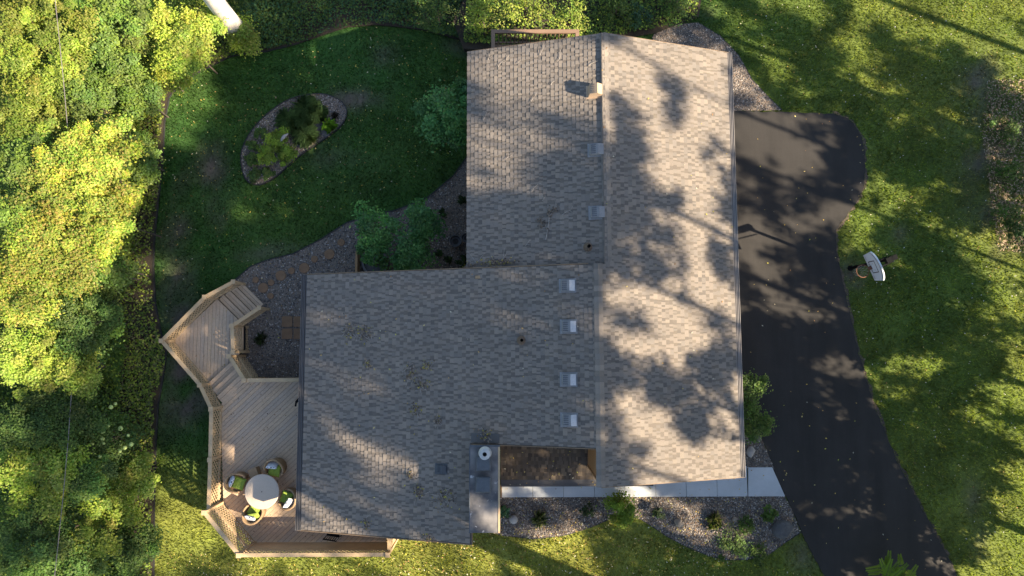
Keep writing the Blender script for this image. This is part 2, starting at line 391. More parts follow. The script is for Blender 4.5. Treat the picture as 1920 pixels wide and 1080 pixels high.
sheet('gravel_strip', ragged(ne_w, .02, .2, 6), ZF + .022, MT['gravel']); sheet('gravel_bed', ragged(fr_w, .02, .2, 7), ZF + .022, MT['gravel'], thick=.5)
sheet('gravel_patch', si_w, ZF + .022, MT['gravel']); sheet('gravel_path', bk_w, ZB + .022, MT['gravel']); sheet('gravel_island', is_w, ZB + .022, MT['gravel'])
def pebbles(name, poly, n, z, rng):
    P = scatter(poly, n, rng); s = rng.uniform(.014, .036, n)[:, None]; oct_ = np.array([(1, 0, 0), (0, 1, 0), (-1, 0, 0), (0, -1, 0), (0, 0, .75), ], float)
    th = rng.uniform(0, 6.28, n); c, q = np.cos(th), np.sin(th)
    V = np.repeat(oct_[None], n, 0) * s[:, None]; V[:, :, 0] *= 1.35
    V = np.stack([V[:, :, 0] * c[:, None] - V[:, :, 1] * q[:, None], V[:, :, 0] * q[:, None] + V[:, :, 1] * c[:, None], V[:, :, 2]], -1)
    V[:, :, 0] += P[:, :1]; V[:, :, 1] += P[:, 1:]; V[:, :, 2] += z
    F = (np.array([(0, 1, 4), (1, 2, 4), (2, 3, 4), (3, 0, 4)])[None] + (np.arange(n) * 5)[:, None, None]).reshape(-1, 3)
    cols = np.array([(.06, .054, .050), (.12, .105, .092), (.23, .185, .14), (.17, .16, .15), (.38, .34, .30), (.15, .10, .068), (.08, .074, .07)])
    col = np.repeat(cols[rng.choice(len(cols), n, p=[.24, .2, .12, .16, .1, .08, .1])], 5, 0)
    obj(name, np_mesh(name, V.reshape(-1, 3), F, MT['pebble'], col), kind='stuff')
for nm, pl, n, z in (('loose_pebbles', ne_w, 6000, ZF), ('loose_pebbles', fr_w, 17000, ZF), ('loose_pebbles', si_w, 1500, ZF), ('loose_pebbles', bk_w, 22000, ZB), ('loose_pebbles', is_w, 5000, ZB)):
    pebbles(nm, pl, n, z + .024, RNG)

# black edging strips (things)
def edging(pts, z, label, closed=False, h=.06):
    mb = MB(); q = list(pts) + ([pts[0]] if closed else [])
    for a, b in zip(q[:-1], q[1:]): mb.beam((a[0], a[1], z + h / 2 - .02), (b[0], b[1], z + h / 2 - .02), .035, h + .04)
    return tag(mb.build('lawn_edging', MT['edging']), label, 'edging', 'garden edging')
e = edge_w[10:]
edging([(p.x, p.y) for p in e], ZB, 'thin black edging between the back lawn and the woods')
edging(is_w, ZB, 'black edging ring round the island flower bed', True)
edging(wpoly(GR_BACK[1:13], ZB), ZB, 'curved dark edging between back lawn and stepping stone gravel')
edging(wpoly(GR_FRONT[3:19], ZF), ZF, 'scalloped edging between front gravel bed and lawn', h=.03)
edging(wpoly(GR_NE[2:8], ZF), ZF, 'edging along the gravel strip above the driveway', h=.03)

# sidewalk slabs
side = bpy.data.objects.new('sidewalk', None); link(side, kind='structure')
s0 = MB().box(-.25, -5.86, ZF - .1, 12.2, -4.70, ZF + .02); 
yb, yt = at(1200, 931, ZF).y, -4.66
xs_ = [at(u, 931, ZF + .05).x for u in (941, 999, 1057, 1115, 1172, 1230, 1287, 1345, 1402)]
rgt = [(at(1402, 931, ZF).x, yb), (at(1471, 930, ZF).x, yb), (at(1447, 876, ZF).x, at(1447, 876, ZF).y), (at(1402, 876, ZF).x, at(1447, 876, ZF).y)]
def slab(poly):
    b = MB().prism(poly, ZF - .1, ZF + .05); o = b.build('slab', MT['concrete'], side)
for a, b in zip(xs_[:-1], xs_[1:]): slab([(a + .008, yb), (b - .008, yb), (b - .008, yt), (a + .008, yt)])
slab([(rgt[0][0] + .008, rgt[0][1])] + rgt[1:3] + [(rgt[3][0] + .008, rgt[3][1])])
MB().box(xs_[0] - .05, yb, ZF - .1, xs_[0], yt, ZF + .06).build('slab_end_board', MT['fascia'], side)

# ------------------------------------------------------------------ house
xWE, xLE, xRE, xR1, xR2 = -7.53, -1.41, 7.93, 3.20, 2.88
yN, yM, yMid, yS, yS2, xB = 10.44, 2.71, -3.12, -6.36, -4.30, -1.22
SL, SW_, SR = .310, .302, .330
def zL(x): return 3.79 + SL * (x - xLE)
def zW(x): return 2.20 + SW_ * (x - xWE)
def zR(x): return 5.24 - SR * (x - xR1)
house = thing('house', 'L-shaped house under grey-brown shingle roofs, seen from above', 'house', (2, 0, ZF))
def H_(o): o.parent = house; o.matrix_parent_inverse = Matrix.Translation((-2, 0, -ZF)); return o
TH = .05
def roof_slab(name, corners):
    """corners: list of (x,y,z) top points; slab 12 cm thick under the shingles"""
    n = len(corners); V = [(x, y, z - .012) for x, y, z in corners] + [(x, y, z - .14) for x, y, z in corners]
    F = [tuple(range(n)), tuple(range(2 * n - 1, n - 1, -1))] + [(i, i + n, (i + 1) % n + n, (i + 1) % n) for i in range(n)]
    return H_(MB().add(V, F).build(name, MT['slab']))
roof_l = roof_slab('roof', [(xLE, 2.2, zL(xLE)), (xR1 + .02, 2.2, zL(xR1)), (xR1 + .02, yN, zL(xR1)), (xLE, yN, zL(xLE))]); roof_l['label'] = 'upper left roof slope'
roof_r = roof_slab('roof', [(xR2, yS2, zR(xR2)), (xRE, yS2, zR(xRE)), (xRE, yN, zR(xRE)), (xR1, yN, zR(xR1)), (xR1, yM, zR(xR1)), (xR2, yM, zR(xR2))]); roof_r['label'] = 'long right roof slope facing the driveway'
roof_w = roof_slab('roof', [(xWE, yS, zW(xWE)), (xB, yS, zW(xB)), (xB, yMid, zW(xB)), (xR2 - .01, yMid, zW(xR2)), (xR2 - .01, yM, zW(xR2)), (xWE, yM, zW(xWE))]); roof_w['label'] = 'wide lower left roof slope over the wing'
PY0, PY1, PZ0, PZ1 = -4.97, -2.9, 1.52, 1.96
roof_p = roof_slab('porch_roof', [(-.30, PY0, PZ0), (5.3, PY0, PZ0), (5.3, PY1, PZ1), (-.30, PY1, PZ1)]); roof_p['label'] = 'low brown porch roof beside the chimney'

SH_GREY = np.array([(.176, .153, .129), (.168, .147, .125), (.184, .158, .132), (.196, .168, .137), (.160, .142, .123), (.180, .156, .131)])
SH_BROWN = np.array([(.105, .082, .060), (.08, .064, .05), (.135, .104, .072), (.09, .072, .056)])
EXPO = .1435
loose = []          # (roof, corners list, colour) candidates for single shingle parts
def shingle_field(roof, O, e, s, slope, length, trange, cols, seed, pick=None, dull=1.0):
    """courses of laminated shingles: a stepped strip per course, raised tabs on it"""
    rng = np.random.default_rng(seed); O, e, s = Vector(O), Vector(e), Vector(s)
    up = Vector((0, 0, 1)); k = 1 / math.sqrt(1 + slope * slope); ww = (s + up * slope) * k; n = e.cross(ww)
    if n.z < 0: n = -n
    V = []; F = []; C = []; count = int(length / k / EXPO)
    def P(t, w, h): return O + e * t + ww * w + n * h
    def quadbox(t0, t1, w0, w1, hb, ht0, ht1, col, jw=0):
        b = len(V)
        V.extend([P(t0, w0, hb), P(t1, w0, hb), P(t0, w0, ht0), P(t1, w0, ht0), P(t1, w1, ht1), P(t0, w1, ht1), P(t0, w1, hb), P(t1, w1, hb)])
        F.extend([(b, b + 1, b + 3, b + 2), (b + 2, b + 3, b + 4, b + 5), (b, b + 2, b + 5, b + 6), (b + 1, b + 7, b + 4, b + 3)])
        C.extend([tuple(col)] * 8)
    for c in range(count + 1):
        w0 = c * EXPO; w1 = min(w0 + EXPO + .03, length / k)
        if w1 - w0 < .04: continue
        for t0, t1 in trange(w0 * k):
            t = t0
            while t < t1 - 1e-4:            # base strip in metre-long shingles
                tl = min(t + .98 + rng.uniform(-.02, .02), t1)
                if t1 - tl < .12: tl = t1
                col = cols[rng.choice(len(cols))] * rng.uniform(.66, .75)
                quadbox(t + .002, tl - .002, w0, w1, -.012, .010, -.002, col); t = tl
            t = t0 - rng.uniform(0, .45)
            while t < t1:
                wd = rng.choice([.07, .10, .13, .17, .22]) * rng.uniform(.9, 1.1); a, b = max(t, t0), min(t + wd, t1)
                gap = rng.choice([.04, .06, .10, .15])
                if b - a > .03:
                    col = cols[rng.choice(len(cols))] * rng.uniform(.93, 1.08)
                    if pick and pick(w0 * k, .5 * (a + b)) and len(loose) < 300 and w1 - w0 > .15:
                        loose.append((roof, [P(a, w0 - .004, .0), P(b, w0 - .004, .0), P(a, w0 - .004, .019), P(b, w0 - .004, .019), P(b, w1 - .02, .006), P(a, w1 - .02, .006), P(a, w1 - .02, -.004), P(b, w1 - .02, -.004)], tuple(col)))
                    else:
                        quadbox(a, b, w0 - .004, w1 - .02, .0, .019, .006, col)
                t += wd + gap
    FA = np.array(F)
    if e.cross(s).z < 0: FA = FA[:, ::-1]
    Vn = np.array([tuple(v) for v in V]); me = np_mesh('shingle_field', Vn, FA, MT['shingle'], np.array(C) * dull)
    o = obj('shingle_field', me, roof, kind='stuff'); o.matrix_parent_inverse = roof.matrix_world.inverted() @ Matrix.Identity(4)
    return o
def fix(o, p): o.parent = p; o.matrix_parent_inverse = Matrix.Identity(4); return o
bpy.context.view_layer.update()
gut = .2
pick_w = lambda w, t: w > 9.35 and -3.0 < t < 2.6
f1 = shingle_field(roof_w, (xWE + gut, 0, zW(xWE + gut)), (0, 1, 0), (1, 0, 0), SW_, xR2 - xWE - gut - .05, lambda w: [(yS + .02, yM - .01)] if xWE + gut + w < xB - .1 else [(yMid + .02, yM - .01)], SH_GREY, 3, pick_w)
f2 = shingle_field(roof_l, (xLE - .02, 0, zL(xLE - .02)), (0, 1, 0), (1, 0, 0), SL, xR1 - xLE - .05, lambda w: [(2.25, yN + .01)], SH_GREY, 4)
f3 = shingle_field(roof_r, (xRE - .17, 0, zR(xRE - .17)), (0, 1, 0), (-1, 0, 0), SR, xRE - xR2 - .25, lambda w: [(yS2 - .01, yN + .01)] if xRE - .17 - w > xR1 else [(yS2 - .01, yM)], SH_GREY, 5)
f4 = shingle_field(roof_p, (0, PY0 + .20, PZ0 + .20 * (PZ1 - PZ0) / (PY1 - PY0)), (1, 0, 0), (0, 1, 0), (PZ1 - PZ0) / (PY1 - PY0), 2.0, lambda w: [(-.30, 5.25)], SH_BROWN, 6)
for f in (f1, f2, f3, f4): f.matrix_parent_inverse = Matrix.Translation((0, 0, 0)); 
for roof, V, col in loose:
    o_ = Vector(V[0]); b = MB().add([Vector(v) - o_ for v in V], [(2, 3, 1, 0), (5, 4, 3, 2), (6, 5, 2, 0), (3, 4, 7, 1)], col)
    b.build('shingle', MT['shingle'], roof, loc=o_, col=True)
# ridge caps: bent plates overlapping along each ridge
def ridge_caps(roof, x, z, y0, y1, sl_l, sl_r, seed):
    rng = np.random.default_rng(seed); y = y0; i = 0
    base = None
    while y < y1 - .05:
        wd = .145; h = .020; b = MB(); j = rng.uniform(-.008, .008); col = tuple(SH_GREY[rng.choice(6)] * rng.uniform(.85, 1.2))
        zl, zr = -wd * sl_l, -wd * sl_r; ye = min(.195, y1 - y)
        V = [(-wd + j, 0, zl + h), (j, 0, h + .006), (wd + j, 0, zr + h), (wd + j, ye, zr + h + .012), (j, ye, h + .018), (-wd + j, ye, zl + h + .012),
             (-wd + j, 0, zl + .005), (wd + j, 0, zr + .005), (wd + j, ye, zr + .005), (-wd + j, ye, zl + .005)]
        b.add(V, [(0, 1, 4, 5), (1, 2, 3, 4), (6, 0, 5, 9), (2, 7, 8, 3), (5, 4, 3, 8, 9), (7, 2, 1, 0, 6)], col)
        b.build('ridge_cap', MT['shingle'], roof, loc=(x, y, z), col=True); y += .18
ridge_caps(roof_l, xR1, zL(xR1) + .006, yM + .05, yN + .02, SL, SR, 1)
ridge_caps(roof_w, xR2, zW(xR2) + .006, yS2 - .01, yM + .02, SW_, SR, 2)

# gutters and fascia
def gutter(x0, x1, z, y0, y1, mat, sgn, label=None):
    b = MB(); w = abs(x1 - x0); xo = x0 if sgn < 0 else x1
    b.box(min(x0, x1), y0, z - .12, max(x0, x1), y1, z - .03)
    for i in range(4):
        xx = min(x0, x1) + w * (.06 + .26 * i); b.box(xx, y0 + .001, z - .031, xx + w * .10, y1 - .001, z + (.012 if i % 3 == 0 else -.004))
    return H_(b.build('gutter', mat))
gutter(xRE - .17, xRE + .03, zR(xRE) + .05, yS2 - .02, yN + .02, MT['gutter'], 1)
gutter(xWE - .03, xWE + .20, zW(xWE) + .055, yS - .02, yM + .02, MT['gutter_dark'], -1)
gutter(xLE - .02, xLE + .03, zL(xLE) - .02, yM - .4, yN + .02, MT['gutter'], -1)
b = MB().box(-.28, PY0 - .06, PZ0 - .12, 5.3, PY0 + .02, PZ0 + .02).box(-.28, PY0 + .03, PZ0 - .02, 5.3, PY0 + .19, PZ0 + .035); H_(b.build('gutter', MT['gutter_dark'], None))
def rake(x0, x1, zf, y, d):
    b = MB().beam((x0, y, zf(x0) - .10), (x1, y, zf(x1) - .10), .03, .2); return H_(b.build('fascia', MT['fascia']))
rake(xLE, xR1, zL, yN + .017, 1); rake(xR1, xRE, zR, yN + .017, 1); rake(xR2, xRE, zR, yS2 - .017, -1); rake(xWE, xB, zW, yS - .017, -1)
rake(xB, xR2 - .12, zW, yMid - .017, -1); rake(xWE, xR2 - .3, zW, yM + .018, 1)
H_(MB().box(xB, yS, zW(xB) - .2, xB + .03, -5.75, zW(xB) - .01).build('fascia', MT['fascia']))

def wall(a, b, zf, zbot, mat=MT['wall'], name='wall', n=1):
    """wall from a to b with its top following zf(x)"""
    ax, ay = a; bx, by = b; m = MB(); d = Vector((bx - ax, by - ay, 0)).normalized(); nn = Vector((-d.y, d.x, 0)) * .07
    for i in range(n):
        t0, t1 = i / n, (i + 1) / n; p0 = Vector((ax + (bx - ax) * t0, ay + (by - ay) * t0, 0)); p1 = Vector((ax + (bx - ax) * t1, ay + (by - ay) * t1, 0))
        V = []
        for q in (p0, p1):
            for s_ in (-1, 1):
                r = q + nn * s_; V += [(r.x, r.y, zbot), (r.x, r.y, zf(q.x))]
        m.add(V, [(0, 4, 5, 1), (2, 3, 7, 6), (1, 5, 7, 3), (0, 2, 6, 4), (0, 1, 3, 2), (4, 6, 7, 5)])
    return H_(m.build(name, mat))
Ct = lambda zf: (lambda x: zf(x) - .16)
wall((-.85, yM - .3), (-.85, yN - .45), Ct(zL), ZB - .2); wall((-.85, yN - .45), (xR1, yN - .45), Ct(zL), ZB - .2); wall((xR1, yN - .45), (xRE - .6, yN - .45), Ct(zR), ZB)
wall((xRE - .6, yN - .45), (xRE - .6, yS2 + .3), Ct(zR), ZF - .2); wall((xRE - .6, yS2 + .3), (xR2 + .1, yS2 + .3), Ct(zR), ZF - .2)
wall((xWE + .6, yM - .4), (xR2 - .3, yM - .4), Ct(zW), ZB - .2); wall((xWE + .6, yM - .4), (xWE + .6, yS + .4), Ct(zW), ZB - .2); wall((xWE + .6, yS + .4), (xB - .1, yS + .4), Ct(zW), ZB - .2)
wall((-.25, yMid + .25), (xR2, yMid + .25), Ct(zW), ZF - .2)
# plank wall under the ridge that faces the porch roof: diagonal boards, each its own piece
pw = H_(MB().box(xR2 + .03, yS2 + .03, ZF, xR2 + .1, yMid + .1, zW(xR2) - .10).build('siding_wall', MT['slab']))
def clip_rect(poly, y0, y1, z0, z1):
    for nx_, ny_, d in ((-1, 0, -y0), (1, 0, y1), (0, -1, -z0), (0, 1, z1)):
        if poly: poly = clip_half(poly, nx_, ny_, d)
    return poly
k = -6.0
while k < 8:
    # board band in (y,z): z + y = k .. k+.19 
    pl_ = [(-9, k + 9), (-1, k + 1), (-1, k + 1.185), (-9, k + 9.185)]
    pl_ = clip_rect(pl_, yS2 + .02, yMid + .08, 1.55, zW(xR2) - .13)
    if len(pl_) >= 3:
        n_ = len(pl_); V = [(xR2 + .002, y, z) for y, z in pl_] + [(xR2 + .028, y, z) for y, z in pl_]
        MB().add(V, [tuple(range(n_)), tuple(range(2 * n_ - 1, n_ - 1, -1))] + [(i, i + n_, (i + 1) % n_ + n_, (i + 1) % n_) for i in range(n_)]).build('plank', MT['siding'], pw)
    k += .20
MB().box(xR2 - .02, yS2 + .01, 1.5, xR2 + .03, yS2 + .08, zW(xR2) - .12).build('corner_trim', MT['siding'], pw)
# steps between the low roof and the wing roof: small wall strip
H_(MB().box(xLE + .3, yM - .35, 3.6, xR2, yM - .25, 4.2).build('wall', MT['wall']))

# ---- roof vents, pipes, chimney
def vent(u, v, zf, mat, lid, label, h=.2, w=.36, l=.44, roof=roof_w, sl=SW_):
    z = zf(at(u, v, 4.6).x); c = at(u, v, z + h * .6); c.z = zf(c.x)
    b = MB(); x0, x1, y0, y1 = -l / 2, l / 2, -w / 2, w / 2
    zz = lambda x: sl * x
    V = [(x0, y0, zz(x0)), (x1, y0, zz(x1)), (x1, y1, zz(x1)), (x0, y1, zz(x0)), (x0 + .02, y0 + .01, zz(x0) + h * .85), (.03, y0 + .01, zz(0) + h), (x1 - .02, y0 + .01, zz(x1) + h * .45),
         (x1 - .02, y1 - .01, zz(x1) + h * .45), (.03, y1 - .01, zz(0) + h), (x0 + .02, y1 - .01, zz(x0) + h * .85)]
    b.add(V, [(0, 4, 9, 3), (4, 5, 8, 9), (0, 1, 6, 5, 4), (3, 9, 8, 7, 2), (1, 2, 7, 6)])
    o = b.build('roof_vent', mat, roof, loc=c)
    o['label'] = label
    b2 = MB().add([(.035, y0 + .005, zz(0) + h + .004), (x1, y0 + .005, zz(x1) + h * .45 + .006), (x1, y1 - .005, zz(x1) + h * .45 + .006), (.035, y1 - .005, zz(0) + h + .004),
                   (.035, y0 + .005, zz(0) + h - .004), (x1, y0 + .005, zz(x1) + h * .45 - .006), (x1, y1 - .005, zz(x1) + h * .45 - .006), (.035, y1 - .005, zz(0) + h - .004)],
                  [(0, 1, 2, 3), (0, 4, 5, 1), (1, 5, 6, 2), (2, 6, 7, 3), (3, 7, 4, 0)])
    b2.build('vent_lid', lid, o)
    fl = MB().add([(x0 - .06, y0 - .05, zz(x0 - .06) + .024), (x1 + .05, y0 - .05, zz(x1 + .05) + .024), (x1 + .05, y1 + .05, zz(x1 + .05) + .024), (x0 - .06, y1 + .05, zz(x0 - .06) + .024)], [(0, 1, 2, 3)])
    fl.build('vent_flange', mat, o)
    dots = MB()
    for i in range(5):
        for j in range(5):
            xx = x0 + .04 + i * (l / 2 - .06) / 5; yy = y0 + .05 + j * (w - .1) / 4; zt = zz(xx) + h * (.85 + .15 * (xx - x0) / (l / 2)) + .004
            dots.box(xx - .012, yy - .012, zt - .01, xx + .012, yy + .012, zt)
    dots.build('vent_holes', MT['vent_dark'], o)
    return o
vent(1117, 167, zL, MT['vent_tan'], MT['vent_tan'], 'tan roof vent, topmost beside the upper ridge', .38, roof=roof_l, sl=SL)
vent(1119, 279, zL, MT['vent_grey'], MT['vent_grey'], 'grey roof vent, middle one on the upper roof', .2, roof=roof_l, sl=SL)
vent(1121, 397, zL, MT['vent_grey'], MT['vent_grey'], 'grey roof vent, lowest one on the upper roof', .2, roof=roof_l, sl=SL)
for (u, v, t) in ((1065, 535, 'topmost'), (1067, 612, 'second'), (1067, 712, 'third'), (1068, 788, 'lowest')):
    vent(u, v, zW, MT['vent_grey'], MT['vent_light'], 'pale grey roof vent, %s of the four on the wing roof' % t, .2)
vent(827, 880, zW, MT['vent_dark'], MT['vent_dark'], 'dark roof vent alone left of the chimney', .14, .26, .32)
def pipe(u, v, zf, roof, tilt):
    c = at(u, v, zf(at(u, v, 4.4).x)); c.z = zf(c.x)
    o = MB().lathe([(.16, -.04), (.15, .03), (.09, .10), (.055, .16)], 16).build('pipe_boot', MT['pipe'], roof, loc=c, smooth=True)
    MB().lathe([(.05, .10), (.05, .30), (.034, .30), (.034, .12), (0, .12)], 14).build('vent_pipe', MT['blackmetal'], o, smooth=False)
    return o
pipe(1103, 463, zL, roof_l, 0); pipe(978, 638, zW, roof_w, 0)

CX0, CX1, CY0, CY1, CZ = -1.23, -.30, -5.80, -3.12, 4.86
chim = H_(MB().box(CX0 + .05, CY0 + .05, ZF - .5, CX1 - .05, CY1 - .03, CZ - .05).build('chimney', MT['siding']))
MB().box(CX0, CY0, CZ - .05, CX1 - .04, CY1, CZ).build('chimney_top', MT['stained'], chim)
MB().box(CX0 - .02, CY1 - .002, CZ - .07, CX1 + .02, CY1 + .05, CZ + .02).build('top_flashing', MT['capcover'], chim)
MB().box(CX1 - .04, CY0, CZ - .30, CX1 + .02, CY1 - .002, CZ + .015).build('top_edge_trim', MT['rail'], chim)
MB().box(CX0 - .03, CY0, CZ - .12, CX0, CY1 - .002, CZ + .01).build('top_edge_trim', MT['capcover'], chim)
c = at(909, 851, CZ + .2)
fl = MB().lathe([(.0, 0), (.21, 0), (.21, .05), (.15, .12), (.15, .28), (.175, .28), (.175, .31), (.07, .33), (.07, .12), (0, .12)], 24).build('flue_cap', MT['flue'], chim, loc=(c.x, c.y, CZ), smooth=False)
MB().lathe([(0, .22), (.069, .22)], 16).build('flue_hole', MT['black'], fl)
def cover(u, v, rz, w):
    c = at(u, v, CZ + .22); b = MB(); h = w / 2
    top = [(-h, -h), (h, -h), (h, h), (-h, h)]
    V = [(x * 1.0, y * 1.0, .18) for x, y in top] + [(x, y, .22) for x, y in top] + [(x * .88, y * .88, .26) for x, y in top]
    b.add(V, [(3, 2, 1, 0)] + [(i, (i + 1) % 4, (i + 1) % 4 + 4, i + 4) for i in range(4)] + [(i + 4, (i + 1) % 4 + 4, (i + 1) % 4 + 8, i + 8) for i in range(4)] + [(8, 9, 10, 11)])
    b.box(-h * .8, -h * .8, 0, h * .8, h * .8, .178)
    o = b.build('flue_cover', MT['capcover'], chim, loc=(c.x, c.y, CZ)); o.rotation_euler = (0, rz, 0); o.rotation_euler = (0, 0, rz); return o
cover(906, 869, .03, .46); cover(906, 909, -.02, .48)
# cricket: small saddle of flashing above the chimney
H_(MB().add([(CX0 - .02, CY1 + .05, zW(CX0) + .03), (CX1, CY1 + .05, zW(CX1) + .03), (CX1, CY1 + .35, zW(CX1) + .03), (CX0, CY1 + .35, zW(CX0) + .03)], [(0, 1, 2, 3)]).build('chimney_flashing', MT['gutter_dark']))
c = at(557, 757, 1.7); H_(MB().beam((c.x - .05, c.y + .05, 1.65), (c.x + .1, c.y + .22, 1.7), .08, .08).beam((c.x - .05, c.y + .05, 1.66), (c.x - .10, c.y - .1, 1.55), .05, .05).build('wall_lamp', MT['blackmetal']))

# ------------------------------------------------------------------ north balcony
bal = thing('balcony', 'small brown balcony with a wooden rail at the back gable end', 'balcony', (0, 10.6, 0))
def B_(o): o.matrix_parent_inverse = Matrix.Translation((0, -10.6, 0)); return o
bz = 1.2; tz = bz + 1.0
pL, pR = at(921, 55, tz), at(1086, 56, tz)
yo = pL.y - .12; xl, xr = pL.x, pR.x
B_(MB().box(xl, 9.9, bz - .2, xr, yo - .05, bz - .03).build('floor_frame', MT['brownrail'], bal))
y = 9.9
while y < yo - .1:
    B_(MB().box(xl, y, bz - .03, xr, min(y + .138, yo), bz).build('floor_board', MT['brownrail'], bal)); y += .145
for (x0, y0, x1, y1) in ((xl, yo - .02, xr, yo + .12), (xl, 10.0, xl + .14, yo - .022), (xr - .14, 10.0, xr, yo - .022)):
    B_(MB().box(x0, y0, tz - .04, x1, y1, tz).build('rail_cap', MT['brownrail'], bal))
B_(MB().box(xl + .04, yo, tz - .12, xr - .04, yo + .05, tz - .05).box(xl + .04, yo, bz + .06, xr - .04, yo + .05, bz + .12).build('cross_rail', MT['brownrail'], bal))
n = 21
for i in range(n):
    xx = xl + .12 + (xr - xl - .24) * i / (n - 1); B_(MB().box(xx - .018, yo + .005, bz + .125, xx + .018, yo + .04, tz - .125).build('baluster', MT['brownrail'], bal))
for xx in (xl + .05, xr - .05): B_(MB().box(xx - .045, yo - .04, ZF - .8, xx + .045, yo - .001, tz - .045).build('post', MT['brownrail'], bal))

# ------------------------------------------------------------------ deck
deck = thing('deck', 'stepped tan wooden deck with lattice railings wrapped round the wing', 'deck', (-9, -3, ZB))
def D_(o): o.matrix_parent_inverse = Matrix.Translation((9, 3, -ZB)); return o
def XY(u, v, z): p = at(u, v, z); return (p.x, p.y)
main_poly = [XY(415, 757, ZD), XY(464, 713, ZD), XY(600, 712, ZD), (xWE + 1.2, XY(600, 712, ZD)[1]), (xWE + .52, -1.2), (xWE + .52, yS + .30), (-4.35, yS + .30), XY(722, 1018, ZD), XY(471, 1018, ZD), XY(419, 955, ZD), XY(414, 770, ZD)]
main_poly[3:4] = [(xWE + .52, main_poly[2][1])]; main_poly[2] = (xWE + .5, main_poly[1][1])
land_poly = [XY(325, 638, ZP), XY(407, 561, ZP), XY(449, 602, ZP), XY(456, 612, ZP), XY(456, 655, ZP), XY(437, 677, ZP), XY(393, 718, ZP)]
def boards(poly, ang, z, pitch=.1435, parent=deck, name='board', rng=RNG):
    nx_, ny_ = -math.sin(ang), math.cos(ang); ds = [p[0] * nx_ + p[1] * ny_ for p in poly]; d = min(ds)
    while d < max(ds):
        q = clip_half(clip_half([tuple(p) for p in poly], nx_, ny_, d + pitch - .009), -nx_, -ny_, -d)
        if len(q) >= 3:
            zz = rng.uniform(-.004, .002); b = MB().prism(q, z - .035, z + zz); o = b.build(name, WOODS[rng.integers(3)], parent)
            D_(o) if parent is deck else None
        d += pitch
WOODS = [MT['wood'], M('deck_board_wood_warm', (.50, .365, .24), .8, ((1.5, .1, 4, I1), (14, .13, 4, I1), (90, .1, 2, I1)), .2, 80), M('deck_board_wood_grey', (.43, .335, .245), .8, ((1.5, .1, 4, I1), (14, .13, 4, I1), (90, .1, 2, I1)), .2, 80)]
boards(main_poly, rad(43), ZD); boards(land_poly, rad(90), ZP)
D_(MB().prism(main_poly, ZD - .26, ZD - .05).prism(land_poly, ZP - .26, ZP - .05).build('frame', MT['black'], deck))
def stair(name, a, b, dirv, n, z0, dz, run, label):
    """n treads starting at edge a-b (at level z0), each dz further, stepping along dirv"""
    st = D_(MB().beam(Vector((*a, z0 - .3)) + Vector((*dirv, 0)) * .02, Vector((*a, z0 + dz * (n) - .3)) + Vector((*dirv, 0)) * run * n, .05, .2).build(name, MT['rail'], deck)); st['label'] = label
    d = Vector((*dirv, 0)); A, Bv = Vector((*a, 0)), Vector((*b, 0))
    for i in range(n):
        z = z0 + dz * (i + 1)
        for j in range(2):
            p = d * (run * i + run / 2 * j + .005); q = d * (run * i + run / 2 * (j + 1) - .006)
            MB().prism([tuple((A + p).xy), tuple((Bv + p).xy), tuple((Bv + q).xy), tuple((A + q).xy)], z - .035, z).build('tread', MT['wood'], st)
        zr0, zr1 = (z - .036, z - abs(dz) + .0) if dz > 0 else (z + abs(dz) - .036, z)
        p = d * (run * i - .012); q = d * (run * i + .003)
        MB().prism([tuple((A + p).xy), tuple((Bv + p).xy), tuple((Bv + q).xy), tuple((A + q).xy)], min(zr0, zr1), max(zr0, zr1)).build('riser', MT['fascia'], st)
    return st
# lower flight up to the main deck, upper flight down to the gravel
a, b = Vector(XY(393, 718, ZP)), Vector(XY(437, 677, ZP)); c = Vector(XY(416, 757, ZD)); nrm = Vector((b.y - a.y, -(b.x - a.x))).normalized()
run3 = abs((c - a).dot(nrm)) / 3; nrm = nrm if (c - a).dot(nrm) > 0 else -nrm
stair('stairs', a, b, nrm, 3, ZP - .0, .1495, run3, 'three wide steps up to the main deck')
a, b = Vector(XY(408, 561, ZP)), Vector(XY(450, 603, ZP)); c = Vector(XY(457, 533, ZB + .1)); nrm = Vector((b.y - a.y, -(b.x - a.x))).normalized(); nrm = nrm if (c - a).dot(nrm) > 0 else -nrm
stair('stairs', a, b, nrm, 4, ZP, -.135, abs((c - a).dot(nrm)) / 4, 'four steps down to the stepping stones')

